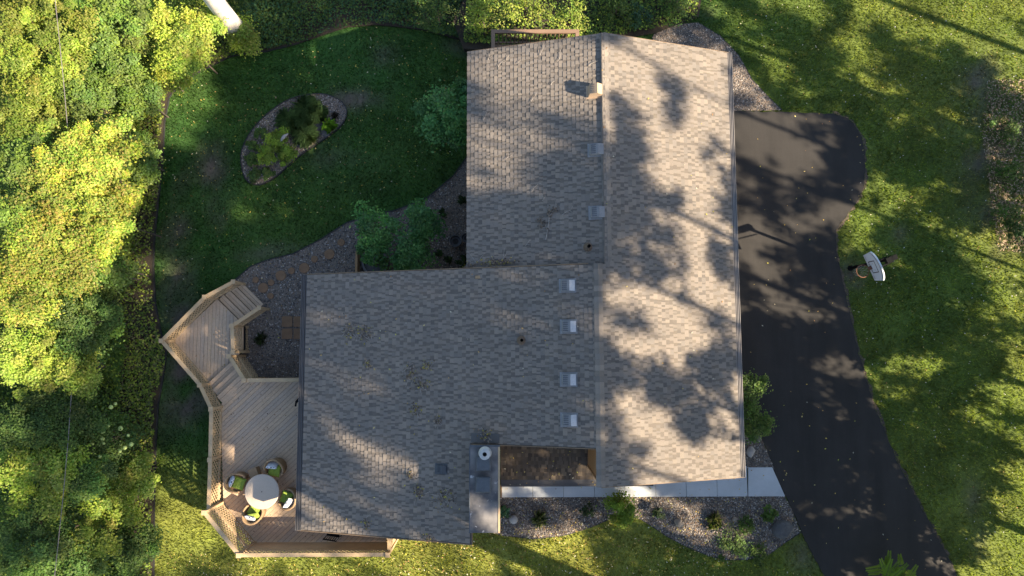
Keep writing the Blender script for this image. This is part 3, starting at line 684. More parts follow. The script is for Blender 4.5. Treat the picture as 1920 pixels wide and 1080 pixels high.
def railing(a, b, za, zb, h, label=None, solid=0.0, skirt=None, capw=.14, mid=None, pitch=.165, ends=(1, 1)):
    """a,b: xy ends; za,zb: floor level at the ends; h: height; lattice between two rails; posts at both ends"""
    A = Vector((a[0], a[1], za)); Bv = Vector((b[0], b[1], zb)); up = Vector((0, 0, 1)); Ln = (Vector(b) - Vector(a)).length
    base = MB(); base.beam(A + up * .08, Bv + up * .08, .045, .09); base.beam(A + up * (h - .09), Bv + up * (h - .09), .045, .09)
    if mid: base.beam(A + up * mid, Bv + up * mid, .05, .14)
    r = D_(base.build('railing', MT['rail'], deck))
    if label: r['label'] = label
    MB().beam(A + up * (h - .02), Bv + up * (h - .02), capw, .045).build('rail_cap', MT['rail'], r)
    for i, p in enumerate((A, Bv)):
        if not ends[i]: continue
        q = MB().box(p.x - .05, p.y - .05, min(p.z, ZB) - .1, p.x + .05, p.y + .05, p.z + h + .02)
        po = q.build('post', MT['rail'], r)
        MB().box(p.x - .085, p.y - .085, p.z + h + .021, p.x + .085, p.y + .085, p.z + h + .06).build('post_cap', MT['rail'], r)
    def lat(z0, z1, name):
        m = MB(); hh = z1 - z0; d = (Bv - A); e = Vector((d.x, d.y, 0)).normalized(); side_ = Vector((-e.y, e.x, 0))
        def pt(t, y, off): return A + d * (t / Ln) + up * (z0 + y) + side_ * off
        for sg in (1, -1):
            k0 = -hh if sg > 0 else 0.0
            t = k0
            while t < Ln + (0 if sg > 0 else hh):
                # slat from (t,0) to (t+sg*hh, hh)
                p0, p1 = (t, 0.0), (t + sg * hh, hh)
                def cl(p, q):
                    (x0, y0), (x1, y1) = p, q; ta, tb = 0.0, 1.0
                    for lo, xx0, dx in ((0, x0, x1 - x0),):
                        if dx > 0: ta = max(ta, (0 - x0) / dx); tb = min(tb, (Ln - x0) / dx)
                        else: ta = max(ta, (Ln - x0) / dx); tb = min(tb, (0 - x0) / dx)
                    if tb - ta < .02: return None
                    return ((x0 + (x1 - x0) * ta, y0 + (y1 - y0) * ta), (x0 + (x1 - x0) * tb, y0 + (y1 - y0) * tb))
                s_ = cl(p0, p1)
                if s_: m.beam(pt(*s_[0], .006 * sg), pt(*s_[1], .006 * sg),  .010, .050, up=side_.cross((pt(*s_[1], 0) - pt(*s_[0], 0)).normalized()))
                t += pitch * 1.2
        return m.build(name, MT['rail'], r, kind='stuff')
    if solid > 0:
        z = .13; 
        while z < solid:
            MB().beam(A + up * (z + .065), Bv + up * (z + .065), .025, .128).build('plank', MT['rail'], r); z += .135
        lat(solid, h - .13, 'lattice_panel')
    elif mid:
        lat(.12, mid - .06, 'lattice_panel'); lat(mid + .06, h - .13, 'lattice_panel')
    else: lat(.12, h - .13, 'lattice_panel')
    if skirt is not None: lat(skirt, -.02, 'skirt_lattice')
    return r
RH = .95
def C(u, v, z): return XY(u, v, z)
p_top = C(437, 528, ZB + .25 + RH); p_mid = C(384, 557, ZP + RH); p_corner = C(303, 639, ZP + RH)
railing(p_top, p_mid, ZB + .2, ZP, RH, 'sloping lattice rail on the outer side of the upper steps')
railing(p_mid, p_corner, ZP, ZP, RH, 'lattice rail along the upper left side of the landing', ends=(0, 1), skirt=ZB - ZP)
p_s1 = C(375, 722, ZP + RH); p_s2 = C(396, 767, ZD + RH)
railing(p_corner, p_s1, ZP, ZP, RH, 'lattice rail from the pointed landing corner to the middle steps', ends=(0, 1), skirt=ZB - ZP)
railing(p_s1, p_s2, ZP, ZD, RH, 'short sloping rail beside the middle steps', ends=(0, 1))
p_w1 = C(394, 862, ZD + RH); p_w2 = C(391, 955, ZD + RH)
railing(p_s2, p_w1, ZD, ZD, RH, 'lattice rail on the left side of the main deck, upper half', ends=(0, 1), skirt=ZB)
railing(p_w1, p_w2, ZD, ZD, RH, 'lattice rail on the left side of the main deck beside the table', ends=(0, 0), skirt=ZB)
PH = 1.62
q0 = C(383, 961, ZD + PH); q1 = C(448, 1041, ZD + PH); q2 = C(727, 1040, ZD + PH)
railing(q0, q1, ZD, ZD, PH, 'tall angled privacy screen at the lower left deck corner', mid=.8, skirt=ZB, pitch=.15)
railing(q1, q2, ZD, ZD, PH, 'tall privacy screen along the bottom edge of the deck', solid=.95, ends=(0, 1), skirt=ZB, pitch=.135)
qe = (q2[0] - .0, yS + .1)
railing(q2, (q2[0], q2[1] + .55), ZD, ZD, PH - .3, 'short return of the privacy screen at its right end', ends=(0, 1), solid=.9, skirt=ZB)
i1, i2 = C(435, 611, ZP + RH), C(486, 577, ZB + .15 + RH)
railing(i1, i2, ZP, ZB + .12, RH, 'sloping lattice rail on the inner side of the upper steps')
i3 = C(437, 660, ZP + RH)
railing(i1, i3, ZP, ZP, RH, 'lattice rail on the house side of the landing', ends=(0, 1), skirt=ZB - ZP)
i4, i5 = C(430, 668, ZP + RH), C(458, 713, ZD + RH)
railing(i4, i5, ZP, ZD, RH, 'sloping lattice rail on the inner side of the middle steps', skirt=ZB - ZP)
i6 = (xWE + .55, C(560, 712, ZD + RH)[1])
railing(i5, i6, ZD, ZD, RH, 'rail along the upper edge of the main deck towards the house', ends=(0, 0), skirt=ZB)

# ------------------------------------------------------------------ deck furniture
tc_ = at(491, 922, .74)
tab = thing('patio_table', 'round pale patio table with an umbrella hole on the deck', 'table', (tc_.x, tc_.y, ZD))
MB().lathe([(0, .70), (.60, .70), (.645, .715), (.65, .735), (.63, .75), (.02, .752), (.02, .70)], 48).build('tabletop', MT['table'], tab, smooth=False)
MB().lathe([(0, .753), (.021, .753)], 12).build('umbrella_hole', MT['black'], tab)
MB().tube([(0, 0, .03), (0, 0, .695)], .06, 12).build('pedestal', MT['wicker'], tab)
for k in range(4):
    t = k * math.pi / 2 + .6; MB().beam((.06 * math.cos(t), .06 * math.sin(t), .05), (.42 * math.cos(t), .42 * math.sin(t), .03), .05, .05).build('foot', MT['wicker'], tab)
def tub_mesh():
    m = MB(); n = 28; V = []; F = []
    for i in range(n + 1):
        t = (-1 + 2 * i / n) * rad(128); k = abs(-1 + 2 * i / n)
        h = .80 - .22 * sstep(.25, .95, np.float64(k)); rx = .37 + .02 * math.cos(t); ry = .37
        ex = 0.0
        for r_, z in ((.94, .12), (1.0, .5), (1.06, h - .02), (1.03, h + .012), (.90, h + .012), (.86, h - .02), (.82, .42), (.82, .12)):
            V.append((-math.cos(t) * rx * r_ + .0, math.sin(t) * ry * r_, z))
        if i < n:
            for j in range(8): F.append((i * 8 + j, (i + 1) * 8 + j, (i + 1) * 8 + (j + 1) % 8, i * 8 + (j + 1) % 8))
    F += [tuple(range(8)), tuple(range(n * 8 + 7, n * 8 - 1, -1))]
    m.add(V, F); return m.mesh('tub_shell', MT['wicker'], smooth=True)
TUB = tub_mesh(); SEAT = MB().lathe([(0, .34), (.30, .34), (.33, .36), (.33, .40), (.30, .42), (0, .42)], 24).mesh('seat', MT['wicker'])
LEG = MB().tube([(0, 0, 0), (0, 0, .36)], [.02, .026], 8).mesh('leg', MT['wicker'])
def puff(w, l, h, tuft, mat, name, n=14):
    V = []; F = []
    for s_ in (1, -1):
        for i in range(n + 1):
            for j in range(n + 1):
                x, y = -1 + 2 * i / n, -1 + 2 * j / n; z = h * (1 - abs(x) ** 5) ** .5 * (1 - abs(y) ** 5) ** .5
                if tuft:
                    for tx in (-.45, .45):
                        for ty in (-.45, .45): z -= h * .5 * math.exp(-((x - tx) ** 2 + (y - ty) ** 2) / .02)
                    z -= h * .25 * (math.exp(-(x * x) / .006) + math.exp(-(y * y) / .006)) * (1 - abs(x) ** 5) * (1 - abs(y) ** 5)
                pin = 1 - .06 * (1 - abs(x) ** 2) * abs(y) - .0; V.append((x * w / 2 * (1 - .05 * (1 - y * y) * abs(x)), y * l / 2 * (1 - .05 * (1 - x * x) * abs(y)), s_ * z))
    k_ = (n + 1) ** 2
    for s_ in (0, 1):
        for i in range(n):
            for j in range(n):
                a = s_ * k_ + i * (n + 1) + j; q = (a, a + n + 1, a + n + 2, a + 1); F.append(q if s_ == 0 else q[::-1])
    return MB().add(V, F).mesh(name, mat, smooth=True)
CUSH = puff(.46, .46, .06, True, MT['cushion'], 'seat_cushion'); PIL = puff(.42, .42, .07, False, MT['print'], 'throw_pillow'); GP = puff(.40, .40, .06, True, MT['cushion'], 'green_pillow')
chairs = [((443, 906), 'left of the table', 1, 0), ((513, 880), 'at the upper right of the table', 1, 1), ((538, 936), 'right of the table beside the house', 1, 2), ((474, 962), 'below the table near the screen', 1, 3)]
for (u, v), where, _, i in chairs:
    p = at(u, v, .6); d = (tc_ - p); rz = math.atan2(d.y, d.x) + (-.1, .35, -.25, .2)[i]
    ch = thing('wicker_chair', 'tan wicker tub chair ' + where, 'chair', (p.x, p.y, ZD), rz, 'wicker chairs round the patio table')
    obj('tub_shell', TUB, ch); obj('seat', SEAT, ch)
    for sx, sy in ((.2, .2), (.2, -.2), (-.2, .2), (-.2, -.2)): obj('leg', LEG, ch, loc=(sx, sy, 0))
    c_, s_ = math.cos(rz), math.sin(rz)
    def W_(x, y): return (p.x + x * c_ - y * s_, p.y + x * s_ + y * c_)
    x, y = W_(.06, .0)
    cu = obj('seat_cushion', CUSH, loc=(x, y, ZD + .485)); cu.rotation_euler = (0, 0, rz + (.05, -.1, .2, -.3)[i])
    tag(cu, 'green tufted seat cushion in the chair ' + where, 'cushion', 'green seat cushions')
    x, y = W_(-.18, (.06, -.02, .04, .0)[i]); pi = obj('throw_pillow', PIL, loc=(x, y, ZD + .69)); pi.rotation_euler = (0, rad(-62), rz)
    tag(pi, 'black and white printed pillow leaning in the chair ' + where, 'pillow', 'printed pillows')
    if i == 3:
        x, y = W_(-.10, -.12); g = obj('green_pillow', GP, loc=(x, y, ZD + .66)); g.rotation_euler = (0, rad(-40), rz + .4)
        tag(g, 'second green tufted pillow in the chair below the table', 'pillow')
p = at(475, 887, .45); st = thing('wicker_stool', 'small tan wicker stool between two chairs above the table', 'stool', (p.x, p.y, ZD), .4)
MB().box(-.14, -.16, .06, .14, .16, .42).build('body', MT['wicker'], st); MB().box(-.16, -.18, .42, .16, .18, .46).build('top', MT['wicker'], st)
p = at(624, 992, .6); ch = thing('metal_chair', 'black metal garden chair half under the lower eave', 'chair', (p.x, p.y - .1, ZD), rad(80))
MB().box(-.22, -.24, .42, .22, .24, .45).build('seat', MT['blackmetal'], ch); 
bk = MB().beam((-.24, -.26, .86), (-.24, .26, .86), .03, .06)
for k in range(7): bk.beam((-.235, -.24 + .08 * k, .45), (-.24, -.24 + .08 * k, .84), .02, .015)
bk.build('backrest', MT['blackmetal'], ch)
for sx, sy in ((-1, -1), (-1, 1), (1, -1), (1, 1)): MB().beam((sx * .21, sy * .22, .42), (sx * .27, sy * .25, 0), .03, .03).build('leg', MT['blackmetal'], ch)

# ------------------------------------------------------------------ stepping stones, pavers, planters
rounds = [(480, 525, 6), (494, 540, 9.5), (508, 555, 6), (509, 530, 6), (527, 517, 10), (547, 508, 6.5), (571, 503, 10), (590, 486, 6.5), (618, 477, 10), (640, 455, 7)]
where = ['nearest the lawn', 'first large one from the steps', 'lowest small one, by the deck steps', 'small one above the first large stone', 'second large one from the steps', 'small one right of the second large stone',
         'large one beside the roof corner', 'small one between two large stones by the roof corner', 'large one furthest from the deck', 'small half-hidden one by the leafy shrub']
for (u, v, r), wv in zip(rounds, where):
    p = at(u, v, ZB); rr = r * .0216
    o = MB().lathe([(0, .055), (rr * .93, .055), (rr, .045), (rr * 1.01, -.02)], 20).build('stepping_stone', MT['paver'], loc=(p.x, p.y, ZB + .01))
    tag(o, 'round brown stepping stone, ' + wv, 'stepping stone', 'round stepping stones on the gravel')
for (u, v, wv) in ((539, 603, 'upper left'), (561, 603, 'upper right, cut by the eave'), (539, 626, 'lower left'), (561, 626, 'lower right, cut by the eave')):
    p = at(u, v, ZB); o = MB().box(-.215, -.215, -.02, .215, .215, .05).build('square_paver', MT['paver'], loc=(p.x, p.y, ZB + .01)); o.rotation_euler = (0, 0, .01)
    tag(o, 'square brown paver of four by the wing, ' + wv, 'paver', 'square pavers beside the house')
for (u, v, r, lb) in ((854, 452, .25, 'empty grey planter pot on the gravel left of the upper roof'), (874, 446, .2, 'smaller grey pot half hidden under the upper eave')):
    p = at(u, v, ZB + .4); t = thing('planter_pot', lb, 'pot', (p.x, p.y, ZB + .02), 0, 'grey planter pots')
    MB().lathe([(0, 0), (r * .7, 0), (r, .42), (r, .45), (r * .88, .45), (r * .82, .30), (0, .30)], 24).build('pot', MT['pot'], t)
    MB().lathe([(0, .33), (r * .30, .32), (r * .5, .30)], 14).build('potting_soil', MT['potsoil'], t)

def rock(name, u, v, z, r, mat, label, sq=(1, 1, .7), seed=0, sub=2, rough=.25, flat=False):
    import bmesh
    bm = bmesh.new(); bmesh.ops.create_icosphere(bm, subdivisions=sub, radius=1)
    rg = np.random.default_rng(seed); dirs = rg.normal(size=(7, 3)); dirs /= np.linalg.norm(dirs, axis=1)[:, None]; off = rg.uniform(.55, .9, 7)
    for vt in bm.verts:
        q = Vector(vt.co)
        for d_, o_ in zip(dirs, off):
            k_ = q.dot(Vector(d_))
            if k_ > o_: q -= Vector(d_) * (k_ - o_) * .9
        vt.co = Vector((q.x * sq[0], q.y * sq[1], q.z * sq[2])) * r * (1 + rg.uniform(-.03, .03))
    me = bpy.data.meshes.new(name); bm.to_mesh(me); bm.free(); me.materials.append(mat)
    p = at(u, v, z + r * .4); o = obj(name, me, loc=(p.x, p.y, z + r * sq[2] * .55)); return tag(o, label, 'rock')
rock('boulder', 1468, 993, ZF, .42, MT['stone'], 'big dark angular boulder at the right corner of the front bed', (1.1, .9, .8), 4)
rock('garden_rock', 1273, 980, ZF, .22, MT['tanstone'], 'tan rock between the small round shrub and the striped plant', (1, .9, .8), 8)
rock('garden_rock', 963, 973, ZF, .2, MT['palestone'], 'pale rounded stone beside the chimney in the front bed', (.9, 1, .8), 9)
rock('garden_rock', 1378, 973, ZF, .13, MT['tanstone'], 'small tan rock right of the striped plant', (1, .9, .8), 11)
rock('garden_rock', 1408, 847, ZF, .2, MT['palestone'], 'smooth pale rock on the gravel beside the driveway shrub', (.85, 1.15, .8), 10)
rock('garden_rock', 611, 247, ZB, .22, MT['stone'], 'flat dark stone at the right edge of the island bed', (1.1, 1, .35), 12)
rock('garden_rock', 595, 236, ZB, .2, MT['stone'], 'second flat dark stone inside the island bed', (1, 1.2, .35), 13)
t = thing('bird_statue', 'small grey bird ornament among the yellow-green shrubs', 'statue', tuple(at(532, 258, ZB + .6).xy) + (ZB + .02,), .9)
MB().tube([(0, 0, 0), (0, 0, .55)], .02, 8).build('stake', MT['pot'], t)
MB().tube([(-.2, 0, .55), (-.1, 0, .60), (0, 0, .62), (.1, 0, .60), (.2, 0, .52), (.26, 0, .48)], [.02, .06, .075, .06, .03, .01], 10).build('body', MT['palestone'], t, smooth=True)
p = at(703, 492, ZB + .4); t = thing('stone_fountain', 'grey stone fountain bowl with rocks under the small tree', 'fountain', (p.x, p.y, ZB + .02))
MB().lathe([(0, 0), (.5, 0), (.56, .32), (.54, .4), (.46, .4), (.44, .25), (0, .22)], 24).build('bowl', MT['pot'], t)
MB().lathe([(0, .22), (.12, .24), (.16, .5), (.08, .62), (0, .64)], 12).build('centre_rock', MT['stone'], t)
p = at(670, 493, ZB + .3); o = MB().beam((p.x, p.y - .5, ZB + .25), (p.x, p.y + .45, ZB + .25), .09, .5).build('timber_edge', MT['siding']); tag(o, 'short brown timber edge left of the stone fountain', 'timber')

# ------------------------------------------------------------------ basketball hoop
pf = at(1594, 503, ZF); hp = thing('basketball_hoop', 'basketball hoop with a white fan-shaped backboard beside the driveway', 'basketball hoop', (pf.x, pf.y, ZF))
bc = at(1640, 500, 2.75); fwd = Vector((-.925, -.38, 0)); sid = Vector((-.38, .925, 0)); rel = bc - pf; rel.z = 0
MB().tube([(0, 0, 0), (0, 0, 3.15)], .06, 12).build('pole', MT['blackmetal'], hp)
MB().lathe([(0, .03), (.12, .03), (.10, .06), (0, .07)], 16).build('pole_foot', MT['blackmetal'], hp)
ar = MB()
for zz in (2.95, 3.2):
    for sg in (-.12, .12): ar.beam(Vector((0, 0, zz - .15)) + sid * sg, rel + sid * sg + Vector((0, 0, zz)), .025, .035)
ar.beam(Vector((0, 0, 3.05)) - rel * .2, rel * .35 + Vector((0, 0, 3.1)), .18, .14)
ar.build('arm', MT['blackmetal'], hp)
out = []
for i in range(13):
    x = -1 + 2 * i / 12; out.append((x * .56, .16 + .24 * (1 - x * x) ** .7))
poly = [(-.50, -.36), (.50, -.36)] + out[::-1]
def bpt(x, z, o): q = rel + sid * x + fwd * o; return (q.x, q.y, 3.22 + z)
n = len(poly); V = [bpt(x, z, .0) for x, z in poly] + [bpt(x, z, -.05) for x, z in poly]
bb = MB().add(V, [tuple(range(n)), tuple(range(2 * n - 1, n - 1, -1))] + [(i, i + n, (i + 1) % n + n, (i + 1) % n) for i in range(n)]).build('backboard', MT['board'], hp)
mk = MB()
for (x0, z0, x1, z1) in ((-.23, -.24, .23, -.21), (-.23, .12, .23, .15), (-.23, -.21, -.20, .12), (.20, -.21, .23, .12)):
    mk.add([bpt(x0, z0, .004), bpt(x1, z0, .004), bpt(x1, z1, .004), bpt(x0, z1, .004)], [(0, 1, 2, 3)])
for i in range(len(out) - 1):
    (xa, za), (xb, zb) = out[i], out[i + 1]; mk.add([bpt(xa * .95, za - .07, .004), bpt(xb * .95, zb - .07, .004), bpt(xb * .95, zb - .05, .004), bpt(xa * .95, za - .05, .004)], [(0, 1, 2, 3)])
for x in (-.38, .38):
    for k in range(4): mk.add([bpt(x - .06 + k * .035, -.30, .004), bpt(x - .04 + k * .035, -.30, .004), bpt(x - .04 + k * .035, -.27, .004), bpt(x - .06 + k * .035, -.27, .004)], [(0, 1, 2, 3)])
mk.build('printed_marks', MT['boardmark'], bb)
rc = rel + fwd * .36 + Vector((0, 0, 3.05)); m = MB(); m.tube([rc + Vector((.228 * math.cos(t), .228 * math.sin(t), 0)) for t in np.linspace(0, 2 * math.pi, 25)], .016, 6); m.beam(rel + Vector((0, 0, 3.05)), rel + fwd * .14 + Vector((0, 0, 3.05)), .14, .03)
rim = m.build('rim', MT['hoop'], hp)
m = MB()
for k in range(12):
    for sg in (1, -1):
        t0, t1, t2 = k * math.pi / 6, (k + sg * .5) * math.pi / 6, (k + sg) * math.pi / 6
        m.tube([rc + Vector((.225 * math.cos(t0), .225 * math.sin(t0), -.01)), rc + Vector((.17 * math.cos(t1), .17 * math.sin(t1), -.2)), rc + Vector((.13 * math.cos(t2), .13 * math.sin(t2), -.42))], .005, 3, caps=False)
m.build('net', MT['net'], rim)

# ------------------------------------------------------------------ plants
LG = [(.060, .115, .020), (.078, .135, .024), (.10, .155, .030), (.048, .095, .020)]
LY = [(.27, .33, .045), (.34, .36, .055), (.20, .28, .038), (.36, .31, .08), (.16, .25, .034)]
LMID = [(.10, .17, .026), (.14, .21, .032), (.075, .13, .022), (.12, .18, .045)]
LYG = [(.21, .28, .036), (.26, .32, .045), (.16, .24, .032), (.30, .33, .075)]
LTEAL = [(.036, .100, .040), (.050, .125, .050), (.030, .080, .034), (.06, .14, .06)]
LDK = [(.030, .062, .018), (.042, .075, .02), (.024, .048, .015)]
LBL = [(.075, .20, .058), (.10, .24, .07), (.062, .165, .05), (.13, .27, .08)]
LSP = [(.17, .26, .025), (.21, .28, .032), (.14, .22, .022)]
def crown_mesh(name, R, Hc, nl, size, cols, seed, clumps=40, flat=.5, mat=None, spread=.45, clr=.28):
    """leaves in clumps spread through a crown; local origin at the crown's centre"""
    rng = np.random.default_rng(seed); D = rng.normal(size=(clumps, 3)); D /= np.linalg.norm(D, axis=1)[:, None]
    D *= rng.uniform(.25, 1.0, (clumps, 1)) ** .5; D[:, 2] = np.where(D[:, 2] < -.3, -D[:, 2], D[:, 2])
    lob = 1 + .25 * np.sin(3 * np.arctan2(D[:, 1], D[:, 0]) + seed); ctr = D * np.array([R, R, Hc]) * np.stack([lob, lob, np.ones(clumps)], 1)
    shade = rng.uniform(.6, 1.3, clumps); tint = 1 + rng.normal(size=(clumps, 3)) * np.array([.07, .05, .12]); i = rng.choice(clumps, nl); rr = R * clr * rng.uniform(.4, 1.35, clumps)
    o = rng.normal(size=(nl, 3)); o /= np.linalg.norm(o, axis=1)[:, None]; o *= rng.uniform(0, 1, (nl, 1)) ** .45 * (1 + (rng.uniform(0, 1, (nl, 1)) < .3) * rng.uniform(0, .9, (nl, 1))) * rr[i][:, None]; o[:, 2] *= flat
    C_ = ctr[i] + o; nrm = up_normals(nl, spread, rng); nrm += o / (rr[i][:, None] + 1e-6) * .4 + np.array(SUN_DIR) * .55;   # leaves turn to the light
    nrm /= np.linalg.norm(nrm, axis=1)[:, None]
    V, F = leaf_quads(C_, size * rng.uniform(.5, 1.5, nl), nrm, rng); col = pal(nl, cols, rng) * np.repeat(shade[i], 4)[:, None] * np.repeat(tint[i], 4, 0)
    return np_mesh(name, V, F, mat or MT['leaf'], col), ctr
def stems(ctr, base, mat, parent, name='trunk', r0=.05, seed=0, limbs=12):
    rng = np.random.default_rng(seed); b = Vector(base); top = Vector(ctr.mean(0)); m = MB()
    m.tube([b, b.lerp(top, .5) + Vector((rng.uniform(-.05, .05), rng.uniform(-.05, .05), 0)), top], [r0, r0 * .75, r0 * .4], 8)
    for i in rng.choice(len(ctr), min(limbs, len(ctr)), replace=False):
        e_ = Vector(ctr[i]); s_ = b.lerp(top, rng.uniform(.35, .8)); m.tube([s_, s_.lerp(e_, .5) + Vector((0, 0, .05 * (e_ - s_).length)), e_], [r0 * .4, r0 * .25, r0 * .1], 5, caps=False)
    return m.build(name, mat, parent)
CR_CACHE = {}
def plant(name, cat, label, u, v, ztop, rpx, kind, seed, group=None, gz=None, hc=None, nl=None, size=None, tr=None, abs_clr=None):
    """a tree or shrub with its crown centred on photo pixel (u,v), crown top at ztop"""
    cols, dsz = KINDS[kind]; p = at(u, v, ztop - .2); R = rpx * (CAM_H - ztop) / FPX; g = gz if gz is not None else (ZB if p.x < -1.5 else ZF)
    hc = hc or min(R * .75, (ztop - g) * .5); nl = nl or int(min(26000, max(500, 1100 * R * R))); size = size or dsz
    key = (kind, round(R, 1), round(hc, 1), nl, size)
    t = thing(name, label, cat, (p.x, p.y, g), 0, group); c0 = Vector((0, 0, ztop - g - hc))
    me, ctr = crown_mesh('crown', R * .86, hc, nl, size, cols, seed, clumps=int(12 + 17 * R * R) if abs_clr else (int(10 + 16 * R) if R < 1.2 else int(26 + 7 * R * R)), mat=MT['leaflit'] if kind in ('maple', 'lime') else None, clr=abs_clr / R if abs_clr else (.42 if R < 1.2 else .34), spread=.65)
    obj('crown', me, t, loc=c0); stems(ctr + np.array(c0), (0, 0, -.05), MT['bark'], t, 'trunk' if ztop - g > 2.2 else 'stem', r0=tr or max(.015, .03 * (ztop - g) ** .8), seed=seed)
    return t
KINDS = dict(green=(LG, .078), maple=(LY, .082), lime=(LYG, .08), teal=(LTEAL, .085), blue=(LBL, .085), mid=(LMID, .088), dark=(LDK, .12), spirea=(LSP, .07), small=(LG, .08))

# shrubs by the house and in the beds
plant('large_shrub', 'shrub', 'large green maple-like shrub against the upper left eave', 836, 208, 2.2, 60, 'blue', 11, nl=7000, size=.12)
plant('large_shrub', 'shrub', 'tip of the green shrub growing under the upper eave', 868, 165, 2.0, 24, 'blue', 12, nl=900, size=.11)
for k, (u, v, r, z, lb) in enumerate([(706, 425, 46, 1.5, 'small green tree left trunk with open twiggy middle in the house corner'), (790, 415, 38, 1.6, 'small green tree with upright tips right of the open twiggy one'), (770, 478, 44, 1.2, 'dense green shrub at the corner of the two roofs'),
                                     (695, 468, 34, .9, 'green shrub hanging over the stone fountain')]):
    plant('small_tree', 'tree', lb, u, v, z, r, 'blue', 20 + k, nl=int(r * 60), size=.105, group='small trees in the house corner')
plant('driveway_shrub', 'shrub', 'loose green shrub between the right eave and the driveway, upper half', 1408, 735, .9, 42, 'green', 31, nl=2600, size=.085, gz=ZF)
plant('driveway_shrub', 'shrub', 'loose green shrub reaching over the driveway above the pale rock', 1422, 800, .7, 36, 'green', 32, nl=2200, size=.085, gz=ZF)
plant('yellow_green_shrub', 'shrub', 'big feathery yellow-green shrub below the sidewalk', 1165, 957, .6, 35, 'spirea', 33, nl=3400, size=.075, gz=ZF)
plant('round_shrub', 'shrub', 'small dark round shrub in the front bed by the yellow-green shrub', 1235, 961, .05, 12, 'dark', 34, nl=900, size=.055, gz=ZF)
plant('low_shrub', 'shrub', 'small dull olive shrub left of the yellow-green shrub', 1101, 957, .0, 15, 'dark', 35, nl=520, size=.06, gz=ZF)
plant('leafy_plant', 'plant', 'low leafy green plant against the chimney base', 942, 962, .05, 14, 'teal', 36, nl=260, size=.13, gz=ZF)
for k, (u, v, r, lb) in enumerate([(1375, 1022, 34, 'spreading green juniper at the lower point of the front bed'), (1400, 985, 18, 'upper arm of the spreading juniper towards the bright plant'), (1420, 1040, 20, 'right end of the spreading juniper near the boulder')]):
    plant('juniper', 'shrub', lb, u, v, -.15, r, 'green', 40 + k, gz=ZF, nl=int(r * 46), size=.06, hc=.16, group='juniper branches in the front bed')
plant('bright_plant', 'plant', 'bright green broad-leaved plant with yellow tips near the boulder', 1444, 962, .1, 15, 'green', 45, nl=420, size=.14, gz=ZF)
spots = [(515, 250, 13), (497, 283, 20), (538, 286, 20), (521, 262, 18)]
for k, (u, v, r) in enumerate([(519, 260, 23), (501, 289, 21), (538, 288, 22)]):
    plant('spirea', 'shrub', ['yellow-green spirea behind the bird ornament, topmost of three', 'yellow-green spirea at the left of the three', 'yellow-green spirea at the lower right of the three'][k], u, v, ZB + .75, r, 'spirea', 50 + k, nl=2000, size=.065, group='yellow-green spireas in the island bed')
for k, (u, v, r, lb) in enumerate([(490, 249, 12, 'small round green shrub, upper left in the island bed'), (474, 272, 12, 'small round green shrub, second down the left rim'), (471, 299, 14, 'small round green shrub, third down the left rim'),
                                  (478, 328, 14, 'small round green shrub at the lower left tip of the island bed'), (503, 326, 13, 'small round green shrub right of the lower left tip')]):
    plant('round_shrub', 'shrub', lb, u, v, ZB + .4, r, 'small', 60 + k, nl=700, size=.075, group='small round shrubs in the island bed')
def tuft(name, label, u, v, z, rpx, h, n, cols, seed, wide=.02, cat='grass clump', group=None):
    rng = np.random.default_rng(seed); p = at(u, v, z + h * .5); R = rpx * .0190; t = rng.uniform(0, 6.283, n); r = rng.uniform(0, 1, n) ** .6
    d = np.stack([np.cos(t), np.sin(t), 0 * t], 1); s_ = np.stack([-np.sin(t), np.cos(t), 0 * t], 1); b0 = d * (r * R * .25)[:, None] + rng.normal(size=(n, 3)) * np.array([R * .12, R * .12, 0])
    mid = b0 + d * (r * R * .5)[:, None]; mid[:, 2] = h * rng.uniform(.35, 1, n); tip = b0 + d * (r * R * .95)[:, None]; tip[:, 2] = h * rng.uniform(.3, .9, n) * (1 - .3 * r)
    w = wide * rng.uniform(.6, 1.3, (n, 1)); V = np.stack([b0 - s_ * w * .5, b0 + s_ * w * .5, mid + s_ * w, tip, mid - s_ * w], 1)
    F = (np.arange(n) * 5)[:, None] + np.array([0, 1, 2, 3, 4]); c = np.array(cols)[rng.choice(len(cols), n)] * rng.uniform(.8, 1.25, (n, 1))
    o = obj(name, np_mesh(name, V.reshape(-1, 3), F, MT['leaf'], np.repeat(c, 5, 0)), loc=(p.x, p.y, z)); return tag(o, label, cat, group)
GB = [(.09, .155, .062), (.11, .18, .072), (.07, .125, .05)]
for k, (u, v, r, lb) in enumerate([(575, 203, 30, 'large blue-green ornamental grass at the top of the island bed'), (540, 225, 26, 'blue-green ornamental grass on the left of the island bed'), (572, 252, 28, 'blue-green ornamental grass in the lower middle of the island bed'),
                                  (597, 213, 20, 'blue-green ornamental grass towards the bare gravel end'), (570, 226, 22, 'blue-green ornamental grass in the centre of the island bed')]):
    tuft('ornamental_grass', lb, u, v, ZB + .02, r, .34, 900, GB, 70 + k, .013, group='ornamental grasses in the island bed')
tuft('daylily', 'bright green spiky daylily at the right end of the island bed', 618, 236, ZB + .02, 16, .5, 160, [(.12, .25, .03), (.16, .29, .035)], 80, .018, 'plant')
tuft('dry_tuft', 'dark dry tuft above the spiky daylily', 628, 217, ZB + .02, 9, .2, 90, [(.03, .028, .026), (.05, .045, .04)], 81, .012, 'plant')
tuft('spiky_plant', 'thin spiky green plant in the dark gravel beside the deck', 489, 636, ZB + .02, 15, .35, 60, [(.05, .085, .03), (.08, .11, .05)], 82, .012, 'plant')
VR = [(.22, .24, .13), (.08, .12, .03), (.30, .30, .2), (.06, .1, .025)]
tuft('striped_plant', 'cream and green striped plant in the front bed below the sidewalk', 1012, 974, ZF + .02, 18, .3, 110, VR, 83, .03, 'plant')
